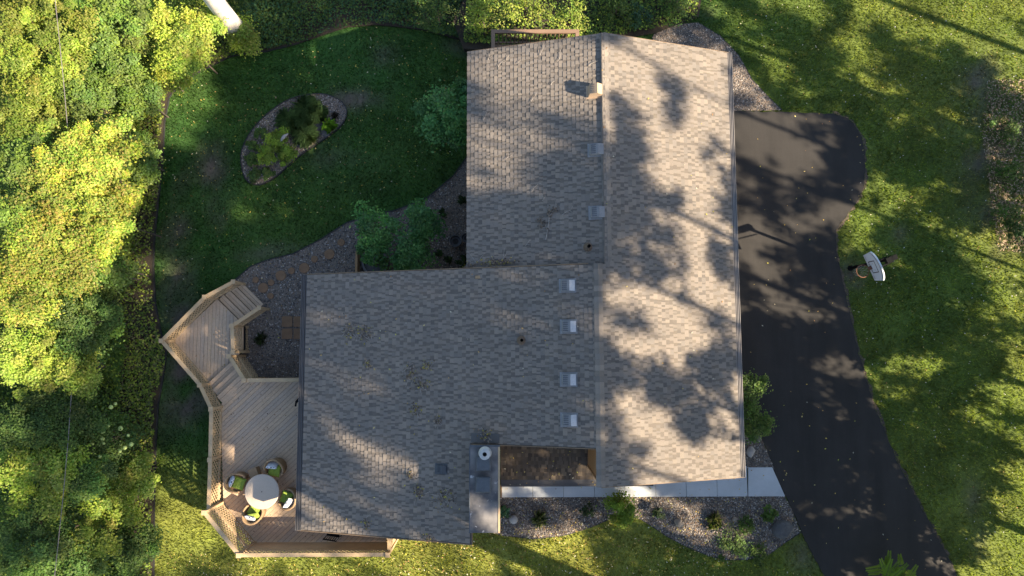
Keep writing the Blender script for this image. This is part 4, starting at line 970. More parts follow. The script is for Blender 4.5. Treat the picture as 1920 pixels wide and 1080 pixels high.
tuft('striped_plant', 'cream and green striped plant left of the juniper', 1340, 977, ZF + .02, 17, .3, 110, VR, 84, .028, 'plant')
for k, (u, v, r, lb) in enumerate([(866, 375, 9, 'dark low shrub on the gravel under the upper eave, topmost'), (829, 402, 10, 'dark low round shrub on the gravel right of the small tree'), (823, 475, 9, 'low olive shrub left of the planter'), (840, 488, 8, 'low olive shrub by the wing roof edge'), (866, 490, 11, 'olive shrub in the corner of the two roofs')]):
    plant('low_shrub', 'shrub', lb, u, v, ZB + .35, r, 'dark', 90 + k, nl=420, size=.07, group='low shrubs on the back gravel')

# ---- woods on the left: every crown its own tree
WOODS_LIST = [
    (60, 70, 6.5, 118, 'lime', 'tall yellow-green tree in the top left corner'), (205, 40, 5.0, 85, 'green', 'green tree at the top edge between the corner tree and the birch'),
    (325, 60, 4.2, 74, 'lime', 'bright yellow-green tree left of the pale leaning trunk'), (40, 210, 6.0, 85, 'lime', 'yellow-green tree at the left edge below the corner tree'),
    (235, 165, 2.6, 55, 'green', 'loose green sapling at the upper lawn edge'), (140, 170, 5.0, 70, 'green', 'green tree crossed by the thin cable near the top'),
    (35, 300, 6.5, 72, 'teal', 'blue-green tree at the left edge beside the yellow maple'), (130, 300, 7.5, 100, 'maple', 'yellow maple crown, topmost of the bright yellow group'),
    (165, 400, 7.5, 78, 'maple', 'yellow maple crown reaching furthest right'), (70, 430, 8.0, 105, 'maple', 'big yellow maple crown at the left edge'), (20, 540, 7.5, 70, 'maple', 'yellow maple crown low on the left edge'),
    (130, 500, 7.0, 60, 'maple', 'small yellow maple crown below the yellow group'), (240, 285, 1.8, 42, 'green', 'bushy green sapling by the left lawn edge'),
    (20, 400, 8.2, 50, 'teal', 'narrow blue-green crown between the yellow maples at the left edge'),
    (130, 600, 4.5, 75, 'green', 'green tree in shade just below the yellow maples'), (45, 660, 4.8, 70, 'lime', 'green tree at the left edge with a sunlit top'), (190, 500, 2.4, 48, 'green', 'shaded green sapling right of the yellow maples'),
    (120, 690, 4.0, 62, 'lime', 'light green tree left of the hydrangea in half sun'), (50, 800, 4.2, 62, 'green', 'green tree below the dark trunk gap at the left edge'), (125, 790, 3.4, 52, 'green', 'green sapling beside the hydrangea on its left'),
    (60, 900, 4.0, 75, 'lime', 'green tree at the left edge near the lower cable'), (140, 900, 2.6, 50, 'green', 'green sapling below the hydrangea'), (40, 1030, 3.6, 72, 'green', 'mid-green tree in the bottom left corner'),
    (160, 1010, 2.2, 52, 'lime', 'sunlit bushy sapling near the bottom edge'), (215, 940, 1.0, 45, 'lime', 'feathery light green bush right of the lower cable'), (250, 890, .8, 38, 'lime', 'bright fern-like bush by the lawn edge level with the table'),
    (245, 1040, .7, 46, 'green', 'green bush at the bottom edge by the lawn'), (120, 1070, 2.6, 50, 'green', 'shaded green sapling at the bottom edge'),
    (285, 125, 1.6, 42, 'lime', 'leafy bush where the lawn edge bends'), (452, 66, .3, 24, 'lime', 'vine-covered bush at the foot of the pale trunk'),
]
for k, (u, v, zt, r, kd, lb) in enumerate(WOODS_LIST):
    zt = zt if zt < 2.5 else 2.3 + (zt - 2.5) * .34
    kd = {'green': 'mid', 'teal': 'mid'}.get(kd, kd) if v < 560 else kd
    plant('woodland_tree' if zt > 1.5 else 'woodland_bush', 'tree' if zt > 1.5 else 'bush', lb, u, v, zt, r * 1.18, kd, 200 + k, group='trees and bushes of the left woods', gz=ZB, hc=min(.95, (zt - ZB) * .42), nl=int(7000 * (r * .0195) ** 2 + 2600), tr=.035, abs_clr=.40)
NB = [(905, 20, 1.9, 42, 'lime', 'sunlit bush left of the balcony rail'), (985, 10, 2.2, 48, 'lime', 'sunlit bush above the middle of the balcony'), (1065, 22, 2.2, 45, 'lime', 'sunlit bush above the right end of the balcony'),
      (1160, 8, .6, 42, 'green', 'shaded green bush above the ridge end'), (1270, 12, .4, 40, 'green', 'green bush above the gravel strip'), (820, 20, .6, 45, 'green', 'shaded bush with pale flowers left of the balcony'), (1200, 30, .1, 26, 'teal', 'low leafy bush by the bare soil patch above the roof')]
for k, (u, v, zt, r, kd, lb) in enumerate(NB):
    plant('bush', 'bush', lb, u, v, zt, r, kd, 260 + k, group='bushes behind the house', gz=ZF - .3)
RB = [(1895, 235, .5, 30, 'green', 'brushy green shrub at the right edge beside the bare ground'), (1900, 320, .5, 26, 'green', 'thin brushy shrub at the right edge, middle'), (1890, 400, .5, 30, 'green', 'loose shrub at the right edge lowest in the brush'), (1905, 430, .5, 22, 'green', 'small sunlit shrub at the right edge')]
for k, (u, v, zt, r, kd, lb) in enumerate(RB):
    plant('brush', 'shrub', lb, u, v, zt, r, kd, 270 + k, group='brush at the right edge', gz=ZF, nl=900)
# hydrangea with pale flower heads
hy = plant('hydrangea', 'shrub', 'hydrangea bush covered with pale round flower heads', 185, 825, 1.4, 64, 'green', 290, gz=ZB, nl=4500)
FL = MB().lathe([(0, -.05), (.07, -.03), (.10, .03), (.085, .08), (.04, .11), (0, .115)], 9).mesh('flower_head', MT['flower'], smooth=True)
hl = hy.location; rg = np.random.default_rng(5)
heads = [(209, 763), (217, 757), (197, 792), (184, 795), (187, 787), (204, 798), (227, 803), (194, 809), (153, 813), (167, 807), (167, 819), (241, 816), (193, 823), (162, 831), (175, 832), (195, 831), (189, 837), (152, 840), (165, 843), (235, 839), (247, 833), (178, 849), (188, 856), (226, 846),
         (163, 859), (151, 865), (151, 873), (181, 865), (186, 865), (169, 866), (170, 874), (193, 872), (165, 878), (157, 879), (179, 883), (185, 883), (168, 892), (194, 891)]
for u, v in heads:
    p = at(u, v, 1.25 + rg.uniform(-.25, .2)); o = obj('flower_head', FL, hy, loc=p - hl); q = rg.uniform(.55, .95); o.scale = (q, q, q)

# ground cover: leafy carpet of the woods and the strip behind the lawn
def carpet(name, poly, n, z0, hmax, size, cols, seed, label=None, bias=None):
    rng = np.random.default_rng(seed); P = scatter(poly, n, rng); x, y = P[:, 0], P[:, 1]; f = .5 + .5 * np.tanh(1.5 * fbm(x, y, 1.1, seed)); d = .5 + .5 * np.tanh(1.8 * fbm(x, y, .7, seed + 1))
    keep = rng.uniform(0, 1, n) < (.28 + .85 * d); x, y, f = x[keep], y[keep], f[keep]; m = len(x)
    z = z0 + .06 + hmax * f * rng.uniform(.35, 1.0, m); C_ = np.stack([x, y, z], 1)
    V, F = leaf_quads(C_, size * rng.uniform(.6, 1.35, m), up_normals(m, .5, rng), rng)
    return obj(name, np_mesh(name, V, F, MT['leaf'], pal(m, cols, rng, .25)), kind='stuff')
wl = [(p.x, p.y) for p in (at(u, v, ZB) for u, v in LAWN_EDGE[12:])] + [(-13.4, -11.5), (-24, -11.5), (-24, 17.5), (at(430, -60, ZB).x, 17.5)]
carpet('ground_cover', wl, 130000, ZB, .6, .11, LG[1:3] + LYG + [(.12, .16, .06), (.17, .16, .08)], 301)
carpet('undergrowth', wpoly([(-30, -60), (420, -60), (420, 100), (330, 150), (300, 220), (292, 360), (270, 470), (200, 560), (-30, 600)], ZB), 120000, ZB + .3, 2.3, .115, LYG + LG[1:3] + LY[:1], 311)
carpet('undergrowth', wpoly([(-30, 590), (200, 560), (250, 640), (240, 760), (265, 900), (262, 1120), (-30, 1120)], ZB), 70000, ZB + .2, 1.3, .115, LG + LYG[:1], 313)
nl_ = [(p.x, p.y) for p in (at(u, v, ZB) for u, v in LAWN_EDGE[5:14])] + [(at(430, -60, ZB).x, 17.5), (at(880, -60, ZB).x, 17.5)]
carpet('ground_cover', nl_, 34000, ZB, .6, .105, LG + LTEAL[:2] + [(.05, .08, .02)], 303)
nr_ = wpoly([(870, 80), (1000, 95), (1130, 72), (1220, 58), (1305, 36), (1310, -50), (880, -50)], ZF)
carpet('ground_cover', nr_, 15000, ZF, .45, .105, LG + LYG[:2], 305)
rb_ = wpoly([(1850, 150), (1840, 250), (1850, 330), (1870, 470), (1990, 480), (1990, 150)], ZF)
carpet('ground_cover', rb_, 3000, ZF, .3, .09, LG + [(.12, .09, .05), (.15, .11, .06)], 307)

# ---- pale birch trunk, dark trunks, cable
tp = at(446, 60, ZB + .1)
bt = thing('birch_trunk', 'thick pale trunk leaning out of the woods at the top edge', 'tree', tuple(tp))
tt = at(372, -40, 5.0)
MB().tube([(0, 0, -.2), (tt - tp) * .3 + Vector((.0, 0, 0)), (tt - tp) * .7, (tt - tp) * 1.6, (tt - tp) * 2.1 + Vector((-.6, .5, 0))], [.44, .37, .33, .26, .14], 16).build('trunk', MT['palebark'], bt, smooth=True)
b_me, b_ct = crown_mesh('crown', 2.0, 1.6, 5000, .14, LYG, 611); obj('crown', b_me, bt, loc=(tt - tp) * 2.1 + Vector((-1.2, 2.6, 1.2)))
for u, v, z, r, lb in ((66, 770, 1.5, .30, 'dark thick trunk seen in the gap at the left edge'), (55, 985, 1.2, .26, 'dark trunk between the lower left trees')):
    a = at(u + 14, v - 6, ZB); b = at(u, v, z); t = thing('tree_trunk', lb, 'tree trunk', tuple(a), 0, 'dark trunks in the woods')
    MB().tube([(0, 0, -.1), (b - a) * .5, (b - a)], [r * 1.2, r, r * .85], 12).build('trunk', MT['bark'], t, smooth=True)
zc = 6.9; a, b = at(99, -40, zc), at(97, 1120, zc - 2.4)
a = at(99, -40, 4.4); b = at(98, 1120, 3.0); m = MB(); pts = [a.lerp(b, i / 12) - Vector((0, 0, 1.2 * math.sin(math.pi * i / 12))) for i in range(13)]
m.tube(pts, .013, 6); tag(m.build('utility_cable', MT['cable']), 'thin straight cable running down over the left woods', 'cable')

# locust tree top poking in at the bottom edge
p = at(1692, 1085, 1.6); lt = thing('locust_tree', 'yellow-green ferny tree top at the bottom edge over the driveway', 'tree', (p.x + .5, p.y - 2.5, ZF))
rng = np.random.default_rng(77); Vs, Cs = [], []; base = Vector((-.5, 2.5, 1.6))
twm = MB(); twm.tube([(0, 0, -.1), (-.2, .9, 1.0), base - Vector((0, .6, .1))], [.07, .05, .02], 7)
for k in range(80):
    t = rng.uniform(0, 6.283); ln = rng.uniform(.5, .95); s0 = base + Vector((rng.uniform(-.55, .55), rng.uniform(-1.3, .25), rng.uniform(-.2, .25))); d = Vector((math.cos(t), math.sin(t), rng.uniform(-.15, .35))).normalized(); sd = d.cross(Vector((0, 0, 1))).normalized()
    tip = s0 + d * ln * .8; twm.tube([s0, tip], [.008, .004], 3, caps=False)
    cc = np.array(LSP[rng.integers(3)]) * rng.uniform(.8, 1.4)
    for j in range(12):
        for sg in (1, -1):
            q = s0.lerp(tip, .1 + .9 * j / 12); e_ = q + (sd * sg * .85 + d * .4).normalized() * (.15 * (1 - .5 * j / 12)); w = d * .036
            Vs += [q - w * .3, q.lerp(e_, .5) + w, e_, q.lerp(e_, .5) - w]; Cs += [cc] * 4
obj('crown', np_mesh('crown', np.array([tuple(v) for v in Vs]), np.arange(len(Vs)).reshape(-1, 4), MT['leaflit'], np.array(Cs)), lt); twm.build('trunk', MT['bark'], lt)

# ------------------------------------------------------------------ grass, fallen leaves, roof debris
def in_any(x, y, polys):
    k = np.zeros(len(x), bool)
    for p_ in polys: k |= in_poly(x, y, p_)
    return k
def grass(n, seed):
    rng = np.random.default_rng(seed); x = rng.uniform(-15.5, 24, n); y = rng.uniform(-11.5, 17, n)
    bad = in_any(x, y, [drive_w, ne_w, fr_w, si_w, bk_w, is_w, main_poly, land_poly, [(q[0], q[1]) for q in wood_poly], nr_]) | ((x > -.8) & (x < 7.4) & (y > -3) & (y < 10)) | ((x > -6.9) & (x < -.4) & (y > -5.9) & (y < 2.2))
    bad |= (y < yt + .0) & (y > yb) & (x > -.3) & (x < 12); w = lawn_mask(x, y); bad |= rng.uniform(0, 1, n) < w * .95
    x, y = x[~bad], y[~bad]; m = len(x); z = ground_z(x, y) - .02; h = rng.uniform(.03, .11, m); t = rng.uniform(0, 6.283, m); wd = rng.uniform(.012, .028, m)
    ln = rng.uniform(.0, .06, m); a = rng.uniform(0, 6.283, m)
    V = np.stack([np.stack([x - np.cos(t) * wd, y - np.sin(t) * wd, z], 1), np.stack([x + np.cos(t) * wd, y + np.sin(t) * wd, z], 1), np.stack([x + np.cos(a) * ln, y + np.sin(a) * ln, z + h], 1)], 1).reshape(-1, 3)
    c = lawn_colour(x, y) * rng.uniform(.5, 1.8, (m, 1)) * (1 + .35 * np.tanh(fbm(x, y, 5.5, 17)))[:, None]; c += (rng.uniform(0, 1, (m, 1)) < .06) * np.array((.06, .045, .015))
    obj('grass', np_mesh('grass', V, np.arange(3 * m).reshape(m, 3), MT['grass'], np.repeat(c, 3, 0)), kind='stuff')
grass(520000, 21)
LEAFC = [(.42, .30, .06), (.34, .22, .07), (.50, .40, .14), (.25, .14, .06), (.46, .42, .30), (.38, .36, .05)]
def fallen(name, pts, z, seed, s=(.04, .085), cols=LEAFC):
    rng = np.random.default_rng(seed); n = len(pts); nrm = up_normals(n, .22, rng); V, F = leaf_quads(np.column_stack([pts, z]), rng.uniform(*s, n), nrm, rng, .55)
    obj(name, np_mesh(name, V, F, MT['dryleaf'], pal(n, cols, rng, .25)), kind='stuff')
rng = np.random.default_rng(31)
P = scatter(wpoly([(740, 1000), (890, 990), (1180, 975), (1400, 1055), (1545, 1080), (1545, 1130), (300, 1130), (300, 1040), (450, 1050)], ZF), 1500, rng); fallen('fallen_leaves', P, ground_z(P[:, 0], P[:, 1]) + .05, 1)
P = scatter(wpoly([(320, 180), (700, 50), (870, 100), (870, 280), (640, 410), (440, 520), (310, 630), (295, 500)], ZB), 620, rng); fallen('fallen_leaves', P, ground_z(P[:, 0], P[:, 1]) + .05, 2)
P = scatter(wpoly([(1330, 0), (1920, 0), (1920, 1080), (1800, 1080), (1620, 690), (1575, 480), (1620, 250), (1470, 200)], ZF), 900, rng); fallen('fallen_leaves', P, ground_z(P[:, 0], P[:, 1]) + .05, 3, (.03, .075), LEAFC + [(.5, .48, .45)] * 2)
P = scatter(drive_w, 120, rng); P = P[P[:, 0] > 8.1]; fallen('fallen_leaves', P, ground_z(P[:, 0], P[:, 1]) + .045, 4, (.04, .085))
P = scatter(fr_w, 420, rng); fallen('fallen_leaves', P, 0 * P[:, 0] + ZF + .05, 5)
P = scatter(bk_w, 160, rng); fallen('fallen_leaves', P, 0 * P[:, 0] + ZB + .05, 6)
P = np.column_stack([rng.uniform(xs_[0], rgt[1][0] - .5, 60), rng.uniform(yb, yt, 60)]); fallen('fallen_leaves', P, 0 * P[:, 0] + ZF + .065, 7)
P = scatter(main_poly, 110, rng); fallen('fallen_leaves', P, 0 * P[:, 0] + ZD + .012, 8, (.04, .08), [(.2, .11, .05), (.3, .2, .06), (.12, .07, .04)])
P = scatter([(-7.2, -6.2), (-1.3, -6.2), (-1.3, -3), (2.6, -3), (2.6, 2.6), (-7.2, 2.6)], 70, rng); fallen('fallen_leaves', P, zW(P[:, 0]) + .04, 9)
P = np.column_stack([rng.uniform(3, 7.8, 40), rng.uniform(-4.2, 10, 40)]); fallen('fallen_leaves', P, zR(P[:, 0]) + .04, 10)
P = np.column_stack([rng.uniform(-.25, 5, 60), PY0 + 2.0 * rng.uniform(.0, 1, 60) ** 1.5]); fallen('fallen_leaves', P, PZ0 + (P[:, 1] - PY0) * (PZ1 - PZ0) / (PY1 - PY0) + .04, 11)
P = scatter(land_poly, 22, rng); fallen('fallen_leaves', P, 0 * P[:, 0] + ZP + .012, 12, (.04, .08))
P = scatter(rb_, 5200, rng); fallen('leaf_litter', P, ground_z(P[:, 0], P[:, 1]) + .05, 13, (.05, .11), [(.24, .17, .10), (.3, .22, .14), (.16, .11, .07), (.36, .28, .19)])

def debris(u, v, zf, r, label, n=70, seed=0, green=.2, twigs=14, sx=1.0, sy=1.0):
    c = at(u, v, zf(at(u, v, 4).x)); c.z = zf(c.x); rng = np.random.default_rng(seed); R = r * .018
    x = rng.normal(size=n) * R * .5 * sx; y = rng.normal(size=n) * R * .5 * sy; sl = (zf(c.x + .1) - zf(c.x)) / .1
    C_ = np.stack([x, y, sl * x + rng.uniform(.03, .09, n)], 1); cols = [(.10, .075, .055), (.16, .12, .085), (.07, .055, .045), (.22, .17, .12)] + ([(.26, .22, .05)] if green else [])
    V, F = leaf_quads(C_, rng.uniform(.04, .10, n), up_normals(n, .6, rng), rng)
    t = thing('leaf_clump', label, 'leaf clump', tuple(c), 0, 'dead leaf clumps on the roofs')
    obj('dead_leaves', np_mesh('dead_leaves', V, F, MT['dryleaf'], pal(n, cols, rng)), t, kind='stuff'); m = MB()
    for k in range(twigs):
        a = rng.uniform(0, 6.283); p0 = Vector((rng.normal() * R * .4 * sx, rng.normal() * R * .4 * sy, 0)); p1 = p0 + Vector((math.cos(a), math.sin(a), 0)) * R * rng.uniform(.4, 1.0)
        p0.z = sl * p0.x + .035; p1.z = sl * p1.x + .05; m.tube([p0, p1], [.007, .004], 4, caps=False)
    m.build('twigs', MT['twig'], t)
DB = [(655, 620, 16, 'left clump of the pair of dead leaf clumps on the wing roof'), (684, 622, 18, 'right clump of the pair of dead leaf clumps on the wing roof'), (689, 683, 7, 'tiny leaf clump below the pair on the wing roof'), (800, 687, 10, 'small leaf clump upper right of the long trail'),
      (770, 700, 17, 'upper half of the long trail of dead leaves'), (790, 720, 14, 'lower half of the long trail of dead leaves'), (779, 768, 12, 'leaf clump under the long trail'), (821, 788, 8, 'pale leaf clump above the dark vent'),
      (910, 815, 12, 'yellow leaves caught above the chimney'), (785, 922, 13, 'leaf clump in the light streak on the lower roof'), (836, 932, 18, 'broad brown leaf clump below the dark vent'), (686, 980, 9, 'small yellow leaf clump near the lower eave'), (803, 1007, 8, 'leaf clump at the lower eave'), (768, 892, 8, 'small leaf clump left of the dark vent')]
for k, (u, v, r, lb) in enumerate(DB): debris(u, v, zW, r, lb, int(12 + r * 3.2), 400 + k)
debris(930, 492, zL, 32, 'brown leaf drift caught where the two roofs meet', 170, 430, sx=1.2, sy=.22); debris(880, 500, zL, 10, 'yellow leaves at the inner roof corner', 20, 431, sy=.4)
def twig(u, v, zf, L_, label, seed, forks=3, mat=MT['twig'], leaves=0):
    c = at(u, v, zf(at(u, v, 4).x)); c.z = zf(c.x); rng = np.random.default_rng(seed); sl = (zf(c.x + .1) - zf(c.x)) / .1; m = MB(); pts = []
    a0 = rng.uniform(.6, 1.4)
    def branch(p, a, l, r, dpt):
        q = [p]
        for i in range(4):
            a += rng.uniform(-.4, .4); n_ = q[-1] + Vector((math.cos(a), math.sin(a), 0)) * l / 4; n_.z = sl * n_.x + .045; q.append(n_)
        m.tube(q, [r, r * .9, r * .8, r * .6, r * .4], 4, caps=False); pts.extend(q)
        if dpt > 0:
            for i in range(forks): branch(q[rng.integers(1, 5)], a + rng.uniform(-1.1, 1.1), l * .55, r * .65, dpt - 1)
    branch(Vector((-L_ * .3, -L_ * .4, sl * -L_ * .3 + .045)), a0, L_, .014 if leaves else .007, 2 if leaves else 1)
    t = thing('fallen_twig', label, 'twig', tuple(c), 0, 'twigs lying on the roofs'); m.build('twig', MT['twig'], t)
    if leaves:
        P = np.array([tuple(pts[i]) for i in rng.integers(len(pts) // 3, len(pts), leaves)]) + rng.normal(size=(leaves, 3)) * np.array([.04, .04, .012]); P[:, 2] += .02
        V, F = leaf_quads(P, rng.uniform(.04, .09, leaves), up_normals(leaves, .6, rng), rng); obj('dead_leaves', np_mesh('dead_leaves', V, F, MT['dryleaf'], pal(leaves, [(.10, .08, .06), (.16, .12, .085), (.07, .06, .05)], rng)), t, kind='stuff')
twig(1036, 432, zL, .75, 'forked dead branch with brown leaves on the upper roof', 500, leaves=130)
TW = [(1036, 155, 'cluster of pale twigs right of the upper roof middle'), (920, 107, 'pale curled twig near the top left roof corner'), (940, 118, 'short pale twig below the curled one'), (973, 115, 'thin twig near the top rake'), (1018, 98, 'tiny twig at the top rake'), (1051, 107, 'bright twig near the top rake'), (1108, 118, 'looped twig beside the upper ridge'),
      (1000, 185, 'pale twig mid upper roof'), (912, 218, 'small twig near the left eave'), (968, 240, 'pale forked twig in the shade'), (952, 293, 'curved twig left of centre on the upper roof'), (1003, 352, 'thin forked twigs lower on the upper roof'), (1020, 372, 'pale twig above the dead branch'), (990, 455, 'twig left of the dead branch'), (1060, 395, 'thin twig left of the lowest upper vent')]
for k, (u, v, lb) in enumerate(TW): twig(u, v, zL, .2 + .09 * (k % 3), lb, 510 + k, 2)

# ------------------------------------------------------------------ shade trees east and south of the yard (their shade falls across the house)
TANE = math.tan(SUN_EL); A2 = np.array(SUN_H); B2 = np.array((-SUN_H.y, SUN_H.x))
R_ = 'R'
LIGHT = {   # where the photograph is sunlit (1) or in shade (0): (pixel u, v, lit), by the surface they lie on
 'right': (zR, [(1180,100,1),(1250,130,1),(1320,130,1),(1340,170,1),(1190,170,1),(1300,220,1),(1350,240,.8),(1240,260,1),(1300,290,.9),(1210,230,1),(1290,330,.8),(1255,185,.1),(1160,230,.1),(1160,300,.1),(1230,340,.1),(1340,300,.1),
   (1150,380,0),(1200,400,.1),(1250,420,.3),(1300,380,.5),(1340,350,.4),(1330,420,.8),(1300,440,.8),(1160,450,0),(1220,480,.1),(1340,490,.2),(1170,520,.8),(1260,555,.8),(1230,590,.9),(1200,560,.5),(1200,640,.8),(1300,600,.6),(1340,540,.6),
   (1160,600,.6),(1350,640,.3),(1280,650,.4),(1150,690,0),(1220,710,.2),(1300,720,.3),(1350,740,.3),(1180,780,.3),(1230,800,.6),(1290,790,.3),(1180,840,.7),(1320,870,.8),(1250,860,.6),(1350,800,.4),(1150,880,.1),(1280,680,.6)]),
 'upper': (zL, [(950,120,1),(1000,150,1),(1080,100,1),(900,130,1),(1100,160,1),(1040,200,1),(960,220,1),(900,230,1),(900,300,.6),(950,280,.7),(1080,230,.2),(1080,300,0),(1030,300,.1),(1000,340,.2),(950,350,.3),(1090,400,0),(1000,420,.1),
   (940,400,.2),(930,460,.1),(1060,450,0),(960,330,.5)]),
 'wing': (zW, [(650,520,.2),(900,510,.2),(1060,570,.3),(740,550,.05),(900,770,.15),(705,868,.9),(725,880,1),(750,895,1),(775,910,1),(800,925,1),(830,942,.9),(600,560,.35),(640,545,.2),(575,600,.3),(590,640,.1),(615,670,.2),(650,600,0),(700,600,0),(750,800,0),(650,750,0),(700,950,0),(760,850,0),(850,850,0),(900,720,0),(1000,620,0),(600,700,0),(700,650,0),(800,600,0),(900,650,0),(1000,700,0),(1080,760,0),(700,800,0),(600,850,0),(620,960,0),
   (850,700,0),(980,800,0),(700,970,.1),(850,970,.1),(520+100,780,0)]),
 4.86: [(895,850,0),(920,860,.1),(905,960,.2),(890,900,.2),(925,940,.3),(900,980,.2),(905,840,.2),(910,940,.3),(925,890,.5)], 1.7: [(950,880,.3),(1000,860,0),(1060,870,0),(1050,900,0),(1000,890,0)],
 -.45: [(960,922,0),(1080,925,.1),(1290,920,.2),(1430,900,0),(1130,920,.4),(1000,960,.2),(1100,940,.1),(1320,990,.7),(1180,960,.7),(1250,960,.2),(1420,950,.1),(1450,1000,.2),(1390,1020,.7),(1000,995,.6)],
 -.7: [(600,1055,1),(700,1040,1),(850,1050,1),(780,1030,1),(500,1060,.9),(400,1060,.5),(1000,1010,.9),(1060,1040,.8),(1100,1060,.8),(1150,1010,.2),(1180,1050,.1),(1230,1060,.3),(1080,1000,.7),(1280,1050,.2),(1350,1070,.4),(1450,1060,.2),
   (340,950,.5),(350,1000,.6),(320,880,.2),(350,800,0),(380,1010,.3),(330,1040,.7)],
 0.0: [(430,935,1),(450,945,1),(440,870,0),(470,800,0),(500,760,0),(530,830,0),(460,990,.1),(380,640,0),(400,600,0)], .9: [(510,930,.8),(480,910,.4),(475,935,.8),(394,900,.7),(394,840,.5),(394,800,0)],
 -1.1: [(370,180,1),(340,210,1),(390,160,.9),(340,260,.4),(450,150,0),(520,110,0),(570,110,0),(540,160,0),(580,170,0),(500,220,0),(330,330,.2),(350,420,0),(420,300,0),(450,430,0),(600,350,0)],
 .5: [(700,20,0),(600,30,0),(520,40,0),(880,30,.8),(940,20,.9),(1000,20,1),(1060,30,1),(1150,15,.1),(1250,20,.1),(820,40,.2),(900,5,.8)],
 4.0: [(60,60,1),(200,60,1),(330,80,1),(100,200,1),(250,160,1),(100,350,1),(200,400,1),(50,450,1),(130,500,.9),(250,260,.9),(200,240,1),(440,20,1)],
 2.0: [(270,350,.6),(240,420,.5),(250,500,.3),(150,600,.1),(220,600,.1),(100,640,.5),(60,690,.5),(30,560,.6),(60,620,.4),(160,690,.5),(50,760,.2),(100,790,.3),(200,760,.5),(180,830,.4),(230,860,.6),(260,880,.9),(100,880,.2),(50,850,.3),(30,920,.1),
   (150,930,.2),(200,960,.5),(230,920,.5),(170,1000,.7),(140,1060,.6),(250,1000,.6),(60,1000,.2),(220,1060,.3),(270,1040,.5)],
 -.5: [(1420,250,.9),(1470,270,.9),(1500,300,.8),(1400,300,.6),(1560,240,0),(1590,290,.1),(1540,330,.4),(1450,320,.4),(1480,340,.3),(1570,360,.4),(1450,400,.5),(1530,400,.7),(1550,430,.6),(1420,440,.6),(1480,450,.3),(1420,500,.5),(1480,500,.5),
   (1550,480,.2),(1450,560,.7),(1520,540,.3),(1560,580,.6),(1500,590,.7),(1460,580,.6),(1420,600,.1),(1420,660,.2),(1500,640,.3),(1580,640,.3),(1550,700,.5),(1450,700,0),(1590,740,.5),(1500,760,.1),(1560,760,.4),(1500,830,0),(1600,830,.1),
   (1550,900,0),(1650,950,0),(1600,1000,0),(1700,1050,0),(1480,880,0),(1350,40,.3),(1400,60,.3),(1500,40,.3),(1560,30,.3),(1650,20,.8),(1750,50,.8),(1850,60,1),(1900,120,.9),(1800,20,.9),(1700,110,.3),(1600,90,.8),(1620,130,.8),(1450,130,.4),
   (1530,120,.2),(1500,170,.2),(1600,170,.3),(1700,180,.4),(1800,150,.3),(1760,240,.3),(1700,220,.5),(1650,260,.1),(1680,300,0),(1750,300,.2),(1650,340,.9),(1640,400,.8),(1700,370,.6),(1600,440,.9),(1720,400,.8),(1800,400,.2),(1850,440,.9),
   (1800,470,.5),(1880,480,.8),(1700,450,.3),(1750,500,.1),(1650,560,.1),(1720,560,.1),(1800,560,.2),(1880,580,.9),(1880,630,.6),(1800,530,.6),(1700,640,0),(1650,650,.1),(1850,660,.3),(1900,700,.7),(1740,690,.8),(1640,710,.7),(1680,720,.6),
   (1800,720,.2),(1870,760,.8),(1880,800,.6),(1780,830,.5),(1720,780,.2),(1850,850,.2),(1750,900,0),(1850,950,0),(1780,1000,0),(1880,1050,0)],
}
LS = []
for key, val in LIGHT.items():
    pts, zf = (val[1], val[0]) if isinstance(key, str) else (val, None)
    for u, v, l in pts:
        z = zf(at(u, v, 4.2).x) if zf else key; p = at(u, v, z); h2 = np.array((p.x, p.y)); LS.append((h2 @ B2, z - TANE * (h2 @ A2), l))
LS = np.array(LS)
def canopy(u, v):
    """leaf layers met by the sun's ray at width u and slanted height v, from where the photograph is lit"""
    d2 = ((LS[:, 0] - u) / .42) ** 2 + ((LS[:, 1] - v) / .32) ** 2; w = np.exp(-.5 * d2); t = w.sum()
    lit = (w @ LS[:, 2] + .01 * .35) / (t + .01); lit = float(sstep(.08, .92, np.float64(lit)))
    return float(-np.log(np.clip(lit, .06, 1.0)))
trees_u = [-13.5, -10.3, -7.35, -4.6, -2.0, .8, 3.6, 6.3, 10.7, 12.6, 15.5, 19.5]
rng = np.random.default_rng(91); cl = {i: [] for i in range(len(trees_u))}
tree_s = [27, 29, 13.5, 26, 30, 27, 29, 27, 30, 27, 26, 29]
RC = .36
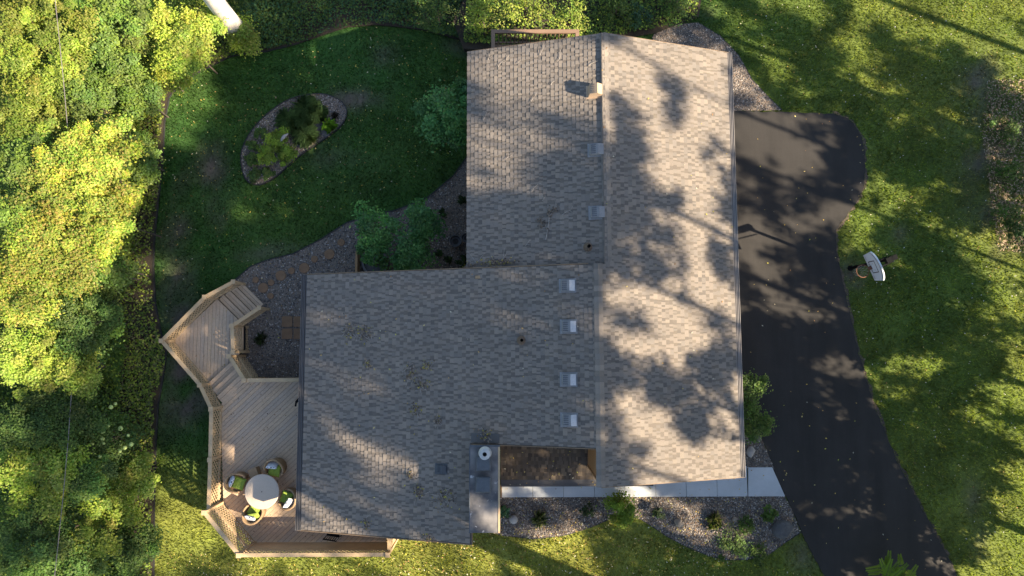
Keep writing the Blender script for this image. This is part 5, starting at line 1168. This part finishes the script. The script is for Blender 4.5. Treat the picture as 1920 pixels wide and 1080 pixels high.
for k in range(16000):
    u, v = rng.uniform(-16, 23), rng.uniform(-14, 12.5)
    thin = (1.35 if v < -6.8 else 1.1 if u < 4 else .52) if v < -2.2 else 1.15 if -6.5 < u < 6 and 3.4 < v < 5.6 else 1.25 if -1 < u < 7 and 6.9 < v < 9.6 else (.4 if u < -4 and v > 7.6 else (.35 if u < -6.5 and v > 4 else .8))
    if rng.uniform() > canopy(u, v) / (math.pi * RC * RC) * (39 * 26.5 / 16000) * thin: continue
    i = int(np.argmin([abs(u - q + rng.normal() * .8) + (4 if q == -7.35 else 0) for q in trees_u])); s_ = tree_s[i] + rng.normal() * 1.6; z = v + TANE * s_
    if z > .6: cl[i].append((u, s_, z, RC * rng.uniform(.45, 1.5)))
cl[2] = [(-7.35 + rng.normal() * 1.3, 13.5 + rng.normal(), 8.8 + TANE * 13.5 + rng.uniform(-1.2, 2.5), rng.uniform(.5, 1.0)) for _ in range(26)]
for i, (u0, s0) in enumerate(zip(trees_u, tree_s)):
    if not cl[i]: continue
    bx, by = A2 * s0 + B2 * u0; t = thing('shade_tree', 'tall leafy tree standing beyond the lower right of the yard', 'tree', (bx, by, ZF), 0, 'tall trees beyond the yard')
    ctr = np.array([(*(A2 * s_ + B2 * u - np.array((bx, by))), z - ZF) for u, s_, z, r in cl[i]]); rr = np.array([c_[3] for c_ in cl[i]]); r2 = np.random.default_rng(900 + i)
    cnt = (rr ** 2 * 1000).astype(int); idx = np.repeat(np.arange(len(ctr)), cnt); n_ = len(idx); o = r2.normal(size=(n_, 3)); o /= np.linalg.norm(o, axis=1)[:, None]; o *= (r2.uniform(0, 1, (n_, 1)) ** .8) * rr[idx][:, None] * 1.15
    ax = r2.normal(size=(len(ctr), 3)) * np.array([1, 1, .6]); ax /= np.linalg.norm(ax, axis=1)[:, None]; o += ax[idx] * (o * ax[idx]).sum(1, keepdims=True) * r2.uniform(.3, 1.6, (len(ctr), 1))[idx]
    V, F = leaf_quads(ctr[idx] + o, r2.uniform(.15, .26, n_), up_normals(n_, .9, r2), r2); obj('crown', np_mesh('crown', V, F, MT['leaf'], pal(n_, LG, r2)), t)
    top = ctr[:, 2].max(); m = MB(); q_ = 2.6 if i == 2 else (.6 if i in (8, 9) else 1.0); m.tube([(0, 0, -.2), (.1, 0, top * .35), (-.05, .1, top * .7), (0, 0, top * .96)], [.19 * q_, .15 * q_, .09 * q_, .03], 10)
    for j in range(len(ctr)):
        if j % 6 == 0:
            e_ = Vector(ctr[j]); s_ = Vector((0, 0, max(1.5, e_.z - .5 * (e_.xy.length) - .5))); m.tube([s_, s_.lerp(e_, .55) + Vector((0, 0, .15)), e_], [.03, .02, .008], 5, caps=False)
    m.build('trunk', MT['bark'], t)
